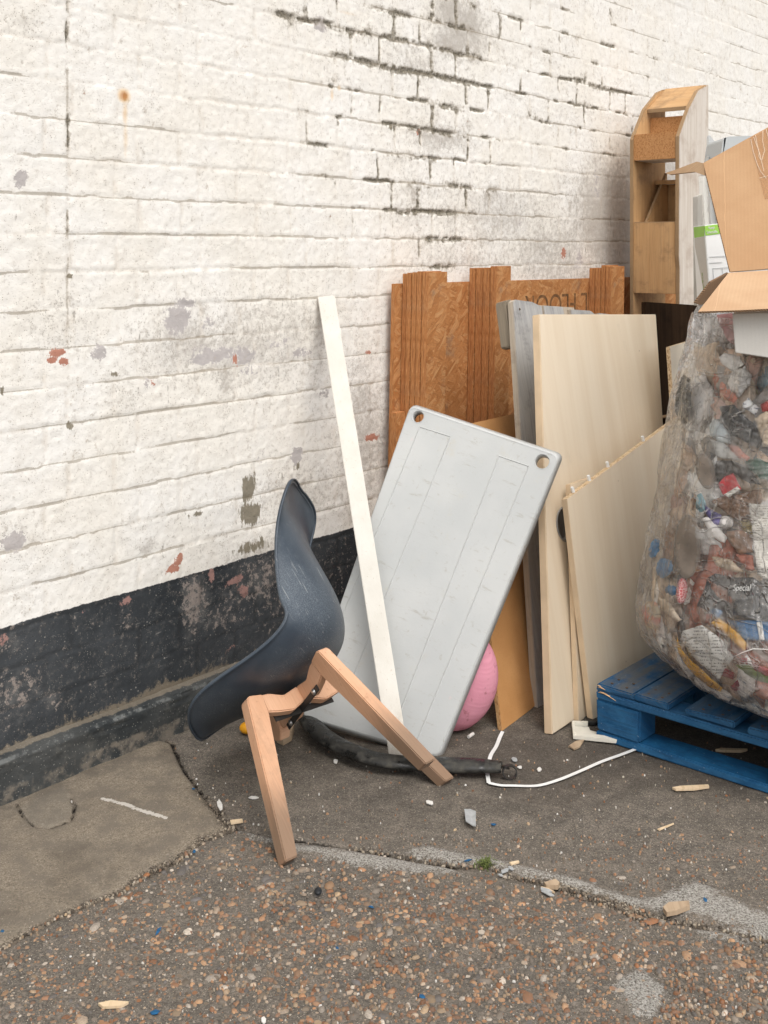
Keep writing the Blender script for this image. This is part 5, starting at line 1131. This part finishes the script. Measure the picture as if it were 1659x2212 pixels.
for pts, lb in (([(840, 1310), (930, 1370), (920, 1425), (825, 1390)], 'red scrap touching the lower right corner of the white packet'), ([(985, 1225), (1050, 1218), (1055, 1282), (990, 1278)], 'small red scrap above the upright white foam chunk'), ([(895, 1490), (960, 1425), (985, 1510), (940, 1532)], 'red scrap at the lower left of the upright foam chunk'), ([(1090, 1268), (1244, 1325), (1400, 1350), (1400, 1440), (1244, 1425), (1120, 1345)], 'long red scrap above the green leaf')):
    BI('red_scrap', lb, 'scrap', B2(pts), plain('dark_red_scrap', (.36, .035, .04), .5, .4, 30, 0), .0006, .002, .002, jag=.8, group=RG)
BI('leaf', 'long green leaf low at the right of the sack', 'leaf', B2([(940, 1290), (1060, 1285), (1200, 1365), (1400, 1450), (1400, 1500), (1130, 1425), (1020, 1355)]), LEAF, .0004, .003, .001)
bb = thing('blue_bag', bag_hit(1640, 1360)[0], 'blue plastic bag with a white stripe at the right of the sack', 'bag')
BI('bag', None, None, B2([(860, 880), (1244, 895), (1500, 900), (1500, 1080), (1244, 1075), (1000, 1060), (940, 960)]), BLU, .003, .006, .003, parent=bb)
BI('stripe', None, None, B2([(1140, 900), (1188, 900), (1212, 1062), (1168, 1062)]), TIS, .0022, .001, 0, parent=bb)
BI('blue_scrap', 'small blue scrap under the left end of the black tray', 'scrap', B2([(690, 805), (760, 742), (828, 800), (790, 862)]), BLU, .001)
BI('printed_label', 'greyish printed label near the bottom of the sack', 'label', B2([(900, 1640), (1120, 1638), (1182, 1740), (1010, 1772), (940, 1720)]), PRT3, .0006, .001, .0012)
BI('cord', 'thin white cord curving over the red scraps', 'cord', B2([(935, 1212), (1010, 1170), (1110, 1136), (1244, 1142), (1400, 1160), (1400, 1168), (1244, 1150), (1110, 1145), (1010, 1179)]), TIS, .0004, 0, 0)
# ================================================================== CARDBOARD BOX AND THE THINGS ROUND THE TOP OF THE SACK
def hexa(name, top4, bot4, mats, parent=None, bev=.002, mi=None):
    bm = bmesh.new(); t = [bm.verts.new(p) for p in top4]; b = [bm.verts.new(p) for p in bot4]
    bm.faces.new(t); bm.faces.new(b[::-1])
    for i in range(4): bm.faces.new([t[i], t[(i+1) % 4], b[(i+1) % 4], b[i]])
    bmesh.ops.recalc_face_normals(bm, faces=bm.faces[:]); bmesh.ops.bevel(bm, geom=bm.edges[:], offset=bev, segments=2, affect='EDGES')
    ex = (top4[1]-top4[0]).normalized(); ez = (top4[0]-bot4[0]).normalized(); ey = ez.cross(ex).normalized(); uvbox(bm, ex, ey, ez, bot4[0]); return build(name, bm, mats, parent, fix=False)
cb = thing('cardboard_box', at(1600, 590, 3.3), 'large brown cardboard box with open flaps lying tilted on top of the sack', 'box')
CA = Plane(at(1577, 587, 3.22), at(1760, 572, 3.12), at(1519, 352, 3.42))
CARDIN = m_card('cardboard_inside', (.50, .32, .19), (.56, .38, .235))
pxplate('side', CA, [(1577, 587), (1760, 573), (1760, 219), (1519, 352)], .004, [CARD, CORR], cb, bev=0)
CBk = Plane(at(1577, 587, 3.22), at(1577, 587, 3.22)+wv*.4, at(1519, 352, 3.42)); 
a_, b_ = at(1577, 587, 3.225), at(1519, 352, 3.425); bk = wv*.34+UP*.05
def quad(name, P, th, mats, parent): 
    pl = Plane(P[0], P[1], P[3]); return plate(name, pl, [pl.ab(p) for p in P], th, mats, parent, bev=0)
quad('side', [a_+bk*.01, a_+bk, b_+bk, b_+bk*.01], .004, [CARD, CORR], cb)
c_ = at(1760, 573, 3.12); d_ = at(1760, 219, 3.30)
quad('side', [a_+bk*.995, c_+bk, d_+bk, b_+bk*.995], .004, [CARD, CORR], cb)
FLP = Plane(at(1521, 353, 3.42), at(1521, 380, 3.40), at(1437, 375, 3.62)); pxplate('flap', FLP, [(1521, 353), (1505, 349), (1460, 366), (1437, 374), (1447, 377), (1500, 371), (1522, 379)], .006, [CARDIN, CORR], cb, bev=0)
FL2 = Plane(at(1574, 588, 3.21), at(1760, 578, 3.12), at(1508, 672, 2.98)); pxplate('flap', FL2, [(1574, 589), (1760, 578), (1760, 662), (1659, 667), (1600, 670), (1508, 673), (1530, 645)], .005, [CARDIN, CORR], cb, bev=0)
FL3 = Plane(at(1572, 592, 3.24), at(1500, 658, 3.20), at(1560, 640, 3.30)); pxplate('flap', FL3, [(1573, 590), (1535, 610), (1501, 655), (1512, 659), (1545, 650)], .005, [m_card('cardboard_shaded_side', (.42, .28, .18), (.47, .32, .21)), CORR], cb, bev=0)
# torn tape on the box
TAPE = M_('clear_tape', .2, .5); TAPE.b.inputs['Alpha'].default_value = .35; TAPE.c((.62, .36, .18))
CT = Plane(CA.o+CA.n*.0012, CA.o+CA.n*.0012+CA.ex, CA.o+CA.n*.0012+CA.ey); pxplate('tape', CT, [(1620, 298), (1640, 288), (1760, 222), (1760, 420), (1652, 430), (1640, 380)], .0006, [TAPE.m], cb, bev=0)
CRK = simple('tape_crease', (.72, .60, .48), .5, .1, 20)
rng = random.Random(4)
for (x0, y0, x1, y1) in ((1622, 300, 1636, 355), (1636, 355, 1655, 385), (1632, 292, 1640, 330), (1640, 330, 1643, 345), (1648, 283, 1652, 325), (1652, 325, 1646, 345), (1628, 296, 1650, 370), (1655, 280, 1662, 318), (1640, 385, 1665, 378)):
    p, q = CT.hit(x0, y0), CT.hit(x1, y1); m_ = (p+q)/2+CT.ex*rng.uniform(-.004, .004); build('crease', sweep_bm([p, m_, q], [(.0009, 0), (0, .0008), (-.0009, 0), (0, -.0008)]), CRK, cb)
# white carton
WC = simple('white_card', (.66, .64, .60), .7, .05, 8, .0003); WCS = m_card('white_corrugated', (.60, .58, .54), (.66, .64, .60))
f0, f1, f2, f3 = at(1582, 677, 2.985), at(1770, 672, 2.90), at(1770, 790, 2.90), at(1588, 762, 2.98); bk2 = Vector((.10, .26, 0))
wcb = hexa('white_carton', [f0, f1, f1+bk2, f0+bk2], [f3, f2, f2+bk2, f3+bk2], [WCS]); tag(wcb, 'plain white carton under the flap of the brown cardboard box', 'carton')
# white polythene collar and sheet beside the box
def film_patch(name, label, poly, Y0, Y1, mat, amp=.02, th=0, cat='plastic sheet'):
    bm = bmesh.new(); vs = [bm.verts.new((x, y, 0)) for x, y in poly]; f = bm.faces.new(vs); bmesh.ops.triangulate(bm, faces=[f])
    for _ in range(6):
        es = [e for e in bm.edges if e.calc_length() > 4]
        if not es: break
        bmesh.ops.subdivide_edges(bm, edges=es, cuts=1); bmesh.ops.triangulate(bm, faces=bm.faces[:])
    ys = [p[1] for p in poly]
    for v in bm.verts:
        x, y = v.co.x, v.co.y; t = (y-min(ys))/(max(ys)-min(ys)); n = abs(mnoise.noise(Vector((x*.05+y*.02, y*.012, 1))))*2+mnoise.noise(Vector((x*.02, y*.03, 4)))
        v.co = at(x, y, Y0+(Y1-Y0)*t+amp*n)
    bmesh.ops.solidify(bm, geom=bm.faces[:], thickness=.001)
    o = build(name, bm, mat, smooth=True); tag(o, label, cat); return o
film_patch('plastic_sheet', 'crumpled milky polythene sheet under the flaps of the brown box', [(1575, 596), (1548, 606), (1520, 640), (1500, 672), (1494, 700), (1497, 738), (1520, 748), (1545, 738), (1570, 760), (1600, 775), (1640, 760), (1640, 640), (1585, 600)], 3.30, 3.20, m_film('milky_polythene', .55, (.84, .84, .83), .6), .03)
film_patch('pink_bag', 'pink and white plastic bag squashed beside the white carton', [(1548, 680), (1582, 676), (1585, 700), (1586, 745), (1572, 735), (1556, 705)], 3.24, 3.20, plain('pink_plastic', (.66, .36, .36), .4, .3, 10, 0), .006, cat='bag')
# printed white and green carton far behind
PW = simple('printed_white_card', (.74, .75, .74), .5, .03, 6); PG = simple('green_print', (.27, .52, .07), .5, .06, 10); PS = simple('printed_side_card', (.50, .48, .44), .5, .05, 6); GI = simple('green_ink', (.30, .40, .13), .5, .1, 20); GY = simple('grey_line_print', (.56, .58, .58), .5, .05, 20)
q0, q1, q2 = at(1522, 486, 4.0), at(1497, 489, 4.16), at(1566, 481, 4.03)
r0, r1, r2 = at(1537, 690, 3.90), at(1508, 695, 4.05), at(1612, 690, 3.95)
pb = thing('printed_carton', r0, 'white and green printed carton behind the plastic sheet, lettered Selectable and Pro', 'carton')
hexa('carton', [q0, q2, q2+(q1-q0), q1], [r0, r2, r2+(r1-r0), r1], [PW], pb)
PF = Plane(q0, q2, r0); PL_ = Plane(q0, q1, r0)
def lift(pl, h): return Plane(pl.o+pl.n*h, pl.o+pl.n*h+pl.ex, pl.o+pl.n*h+pl.ey)
PF1, PL1 = lift(PF, .0012), lift(PL_, .0012)
pxplate('green_band', PF1, [(1522.5, 488), (1563, 483), (1568, 503), (1524, 509)], .001, [PG], pb, bev=0); pxplate('side_print', PL1, [(1521, 511), (1500, 515), (1509, 690), (1536, 688)], .001, [PS], pb, bev=0); pxplate('green_band', PL1, [(1521.5, 488), (1498, 491), (1500, 514), (1521, 510)], .001, [PG], pb, bev=0)
def px_text(pl, s, x, y, x2, y2, h, mat, sx=1):
    a, b = pl.hit(x, y), pl.hit(x2, y2); ex = (b-a).normalized(); n = pl.n; ey = n.cross(ex); sz = h*a.y/FPX*1.35; text_mesh('lettering', s, sz, a, ex, ey, mat, pb, ext=.0002, lift=.001, font_scale_x=sx)
PF2, PL2 = lift(PF, .0016), lift(PL_, .0016)
px_text(PF2, 'Selectable', 1527, 505, 1557, 502, 7, WINK, .72); px_text(PF2, 'Range', 1531, 495, 1555, 492, 6, WINK, .8)
px_text(PL2, 'pack Pro', 1524, 640, 1512, 540, 12, GI, 1.0)
for (x0, y0, x1, y1) in ((1533, 555, 1580, 552), (1533, 568, 1560, 566), (1540, 580, 1545, 640), (1560, 578, 1567, 640), (1540, 580, 1575, 577)):
    p, q = PF2.hit(x0, y0), PF2.hit(x1, y1); build('line_print', sweep_bm([p, q], [(.0012, 0), (0, .0008), (-.0012, 0), (0, -.0008)]), GY, pb)
# white shelf parts behind
def qpl(name, label, cat, pts, Y, m, th=.01, lean=0): 
    pl = Plane(at(pts[0][0], pts[0][1], Y), at(pts[1][0], pts[1][1], Y+.03), at(pts[2][0], pts[2][1], Y-lean)); o = pxplate(name, pl, pts, th, [m]); return tag(o, label, cat)
qpl('shelf_upright', 'white metal shelf upright standing behind the printed carton', 'shelf part', [(1519, 380), (1528, 379), (1539, 660), (1531, 662)], 4.35, WPL, .02)
qpl('drawer_front', 'white slatted drawer front between the shelf upright and the cardboard box', 'shelf part', [(1531, 378), (1556, 376), (1610, 660), (1546, 662)], 4.4, simple('white_enamel', (.78, .79, .78), .35, .04, 5), .03)
qpl('shelf_rail', 'grey plastic rail leaning at the left of the white shelf upright', 'shelf part', [(1507, 425), (1517, 420), (1521, 660), (1509, 660)], 4.3, simple('greige_plastic', (.42, .40, .36), .4, .15, 8), .02)
qpl('angle_bracket', 'slanting white angle piece right of the plywood frame top', 'shelf part', [(1531, 292), (1534, 292), (1560, 328), (1545, 345), (1531, 345)], 4.8, simple('grey_enamel', (.40, .41, .40), .4, .08, 8), .012)
bz_ = at(1600, 310, 4.3); bm = bmesh.new()
prof = [(1556, 345, 0), (1562, 300, 0), (1572, 295, 0), (1700, 291, 0), (1705, 345, 0)]
bp = Plane(at(1556, 345, 4.3), at(1705, 345, 4.3), at(1562, 300, 4.3)); bn = plate('plastic_bin', bp, rounded([bp.px(x, y) for x, y, _ in prof], .012), .22, [simple('pale_grey_bin', (.50, .53, .54), .4, .05, 5)], bev=.004); tag(bn, 'pale grey plastic bin peeping over the cardboard box', 'bin')
stk = qpl('stack_support', 'stacked white boards under the grey bin, mostly hidden by the cardboard box', 'board', [(1556, 346), (1705, 346), (1700, 1300), (1600, 1300)], 4.32, simple('stack_white', (.6, .6, .58), .5, .08, 6), .2)
# ================================================================== GROUND LITTER
wsp_ = [G(1086, 1580, .012), G(1080, 1592, .003), G(1072, 1612, .002), G(1060, 1632, .002), G(1055, 1655, .003), G(1053, 1672, .003), G(1056, 1691, .004)]
RIB = [(-.0055, -.0004), (.0055, -.0004), (.0055, .0006), (-.0055, .0006)]
strap = thing('packing_strap', G(1056, 1691), 'narrow white plastic packing strap curling over the ground to the blue pallet', 'strap')
STR = simple('white_strap', (.74, .74, .72), .4, .05, 20)
build('strap', sweep_bm(smooth_path(wsp_, 8), RIB), STR, strap)
build('strap', sweep_bm(smooth_path([G(1056, 1691, .004), G(1080, 1696, .003), G(1110, 1697, .002), G(1160, 1697, .002), G(1205, 1685, .004), G(1250, 1667, .003), G(1300, 1645, .003), G(1350, 1627, .003), G(1398, 1608, .004)], 8), RIB), STR, strap)
# white plastic bracket
GPZ = lambda h: Plane(Vector((0, 3, h)), Vector((1, 3, h)), Vector((0, 4, h)))
br = thing('plastic_bracket', G(1300, 1590), 'cream plastic corner bracket lying at the foot of the blue pallet', 'bracket'); CRP = simple('cream_plastic', (.72, .69, .60), .4, .05, 20)
def flat(name, pts, h, th, mats, parent=None, bev=.0008):
    pl = GPZ(h); P = [pl.hit(*p) for p in pts]; pl.n = Vector((0, 0, 1)); return plate(name, pl, [pl.ab(p) for p in P], th, mats, parent, bev=bev)
flat('base', [(1236, 1568), (1272, 1570), (1275, 1577), (1357, 1600), (1357, 1606), (1240, 1594)], .006, .004, [CRP], br)
flat('rim', [(1238, 1580), (1356, 1594), (1357, 1600), (1238, 1588)], .015, .012, [CRP], br); flat('rim', [(1235, 1556), (1240, 1556), (1244, 1582), (1238, 1584)], .020, .017, [CRP], br); flat('rim', [(1238, 1556), (1270, 1557), (1270, 1560), (1238, 1559)], .018, .015, [CRP], br)
def chip(name, label, cat, pts, mat, h=.004, th=.0025, group=None, curl=0):
    o = flat(name, pts, h, th, [mat], bev=.0003)
    if curl:
        me = o.data
        for v in me.vertices: v.co.z += curl*abs(v.co.x)
    return tag(o, label, cat, group)
def star(x, y, w, h, rot=0, n=6, seed=0):
    r = random.Random(seed+int(x)); return [(x+(w*math.cos(t)*math.cos(rot)-h*math.sin(t)*math.sin(rot))*r.uniform(.55, 1.15), y+(w*math.cos(t)*math.sin(rot)+h*math.sin(t)*math.cos(rot))*r.uniform(.7, 1.1)) for t in [2*math.pi*i/n for i in range(n)]]
GFL = simple('grey_paint_flake', (.36, .37, .37), .5, .15, 60); WFL = simple('white_flake', (.68, .66, .62), .6, .1, 60, 0, dirt=.3); BFL = simple('blue_paint_flake', (.015, .10, .22), .7, .4, 60); SPW = m_wood('splinter_wood', (.58, .44, .28), (.68, .54, .37), (.30, .19, .1), 120, 9, .8, False); SPD = m_wood('old_splinter', (.36, .26, .17), (.46, .35, .24), (.14, .09, .05), 120, 9, .8, False)
chip('grey_flake', 'largest grey paint flake, bent, alone on the asphalt below the hose-like mudguard', 'flake', [(1003, 1752), (1016, 1748), (1028, 1757), (1028, 1787), (1022, 1784), (1006, 1778)], GFL, .010, curl=.4)
chip('grey_flake', 'oval grey flake right of the mudguard clip', 'flake', star(1111, 1640, 10, 5, .2), GFL)
GG = 'grey flakes clustered by the grass tuft'
for x, y, w, h, r, lb in ((1090, 1880, 13, 5, -.5, 'largest'), (1104, 1874, 9, 4, .3, 'rightmost'), (1082, 1889, 7, 3, .2, 'lowest')): chip('grey_flake', lb+' grey flake in the cluster right of the grass tuft', 'flake', star(x, y, w, h, r), GFL, group=GG)
for x, y, lb in ((1178, 1921, 'upper'), (1184, 1929, 'lower')): chip('grey_flake', lb+' thin grey sliver beneath the wood crumbs in the joint', 'flake', star(x, y, 17, 4, .35), GFL, .006, group='grey slivers in the joint')
BG = 'blue paint chips scattered on the ground'
for (x, y, w, h, r, lb) in ((341, 2012, 16, 7, -.9, 'largest blue chip, on the coarse asphalt at the lower left'), (420, 1838, 6, 7, 0, 'round blue chip in the dirt joint left of the chair leg'), (334, 2186, 14, 8, -.3, 'blue chip at the very bottom left beside a pale splinter'), (911, 2152, 12, 7, .2, 'pale blue square chip at the bottom centre'), (803, 1958, 9, 4, .3, 'blue and white sliver right of the chair foot'), (1523, 1943, 10, 6, .5, 'blue chip right of the big wood chunk'), (1066, 1780, 7, 4, 0, 'tiny blue chip right of the bent grey flake'), (1010, 1858, 13, 3, -.2, 'thin dark blue shard lying in the crack'), (417, 1703, 5, 3, 0, 'tiny blue chip beside the slab crack'), (5, 2010, 6, 4, 0, 'blue chip at the left edge of the photo'), (728, 2046, 5, 4, .4, 'tiny blue chip in the lower middle of the asphalt')):
    chip('blue_chip', lb, 'chip', star(x, y, w*.85, h*.7, r, 5), BFL, .003, .0015, BG)
WG = 'white chips on the ground'
for (x, y, w, h, r, lb) in ((475, 1738, 5, 12, -.3, 'white oval chip at the slab crack'), (548, 1722, 10, 3, 0, 'thin white sliver left of the front chair leg'), (928, 1732, 11, 4, .3, 'curved white chip on the asphalt under the mudguard'), (725, 1643, 7, 5, .3, 'white crumb below the middle of the mudguard'), (1165, 1661, 5, 5, 0, 'white crumb inside the curve of the strap'), (955, 2013, 0, 0, 0, None), (570, 2202, 9, 8, .6, 'white folded scrap at the bottom edge'), (265, 1835, 0, 0, 0, None), (1123, 1656, 6, 3, 0, 'white crumb just right of the mudguard clip')):
    if lb: chip('white_chip', lb, 'chip', star(x, y, w, h, r), WFL, .004, .003, WG)
SG = 'wood splinters on the ground'
for pts, m, lb, h in (([(1452, 1700), (1470, 1697), (1530, 1694), (1532, 1698), (1500, 1703), (1460, 1704)], SPW, 'long pale splinter lying in front of the blue pallet', .007), ([(1432, 1958), (1445, 1948), (1488, 1945), (1490, 1955), (1462, 1966), (1440, 1970)], SPD, 'thick weathered wood chunk in the joint at the right', .016), ([(212, 2166), (240, 2160), (278, 2163), (262, 2172), (222, 2174)], SPW, 'pale ragged splinter at the bottom left', .006),
                ([(1176, 1905), (1200, 1898), (1209, 1905), (1205, 1912), (1180, 1911)], SPD, 'blocky wood crumb above the grey slivers', .012), ([(1168, 1914), (1185, 1918), (1199, 1926), (1180, 1921)], SPW, 'thin splinter under the blocky wood crumb', .005), ([(1545, 1618), (1558, 1615), (1615, 1617), (1600, 1621), (1560, 1620)], SPW, 'pale splinter in the dark opening under the pallet', .008), ([(1229, 1610), (1244, 1600), (1262, 1597), (1253, 1612), (1240, 1618)], SPD, 'brown splinter in front of the tall cream panel', .005),
                ([(1420, 1790), (1455, 1777), (1456, 1779), (1424, 1793)], SPW, 'hair thin splinter on the asphalt at the right', .003), ([(497, 1771), (523, 1768), (525, 1773), (499, 1777)], SPW, 'pale cigarette sized wood bit where the cracks meet', .006), ([(1100, 1862), (1120, 1858), (1122, 1861), (1104, 1867)], SPW, 'straw coloured splinter touching the grass tuft', .005)):
    chip('splinter', lb, 'splinter', pts, m, h, min(h, .012)*.9, SG)
chip('wood_block', 'small brown wood block on the ground behind the chair legs', 'wood block', [(592, 1568), (610, 1556), (636, 1560), (630, 1580), (612, 1590), (598, 1584)], SPD, .03, .028)
bt = sweep_bm([G(1012, 1592, .006), G(1022, 1585, .006)], [(.005*math.cos(t), .005*math.sin(t)) for t in [i*.628 for i in range(10)]]); tag(build('cigarette_end', bt, WFL), 'pale cigarette end at the foot of the pink ball', 'cigarette end')
bm = bmesh.new(); bmesh.ops.create_uvsphere(bm, u_segments=20, v_segments=12, radius=.011, matrix=Matrix.Translation(G(687, 1925, .006)) @ Matrix.Diagonal((.8, 1.2, .6, 1))); tag(build('black_pebble', bm, simple('black_stone', (.02, .022, .025), .5, .3, 60), smooth=True), 'single black pebble right of the chair foot', 'pebble')
bm = bmesh.new(); bmesh.ops.create_uvsphere(bm, u_segments=24, v_segments=14, radius=.022, matrix=Matrix.Translation(G(536, 1572, .02)) @ Matrix.Diagonal((1.2, 1, .8, 1))); tag(build('yellow_scrap', bm, simple('orange_yellow_plastic', (.80, .36, .02), .4, .05, 10), smooth=True), 'orange yellow plastic piece just showing under the chair seat', 'lid')
bm = bmesh.new(); bmesh.ops.create_cone(bm, cap_ends=True, segments=28, radius1=.026, radius2=.024, depth=.012, matrix=Matrix.Translation(G(1278, 1556, .007))); bmesh.ops.bevel(bm, geom=bm.edges[:], offset=.002, segments=1, affect='EDGES'); tag(build('rubber_puck', bm, RUB, fix=True), 'black round cap beneath the narrow cream board', 'cap')
for (x, y, w, h, lb) in ((262, 1838, 0, 0, ''),): pass
# grass tuft
bm = bmesh.new(); rng = random.Random(8); gc = G(1048, 1868, 0)
for i in range(70):
    a = rng.uniform(0, 6.28); L = rng.uniform(.012, .032); o_ = gc+Vector((rng.gauss(0, .010), rng.gauss(0, .008), -.004)); d = Vector((math.cos(a)*L*.9, math.sin(a)*L*.6, 0)); w = Vector((-math.sin(a), math.cos(a), 0))*.0011
    p1 = o_+d*.5+UP*L*.55; p2 = o_+d+UP*L*.5; v = [bm.verts.new(o_-w), bm.verts.new(o_+w), bm.verts.new(p1+w), bm.verts.new(p1-w), bm.verts.new(p2)]; bm.faces.new(v[:4]); bm.faces.new([v[3], v[2], v[4]])
tag(build('grass_tuft', bm, simple('grass_green', (.12, .15, .04), .7, .4, 90)), 'little green grass tuft growing in the joint', 'grass')
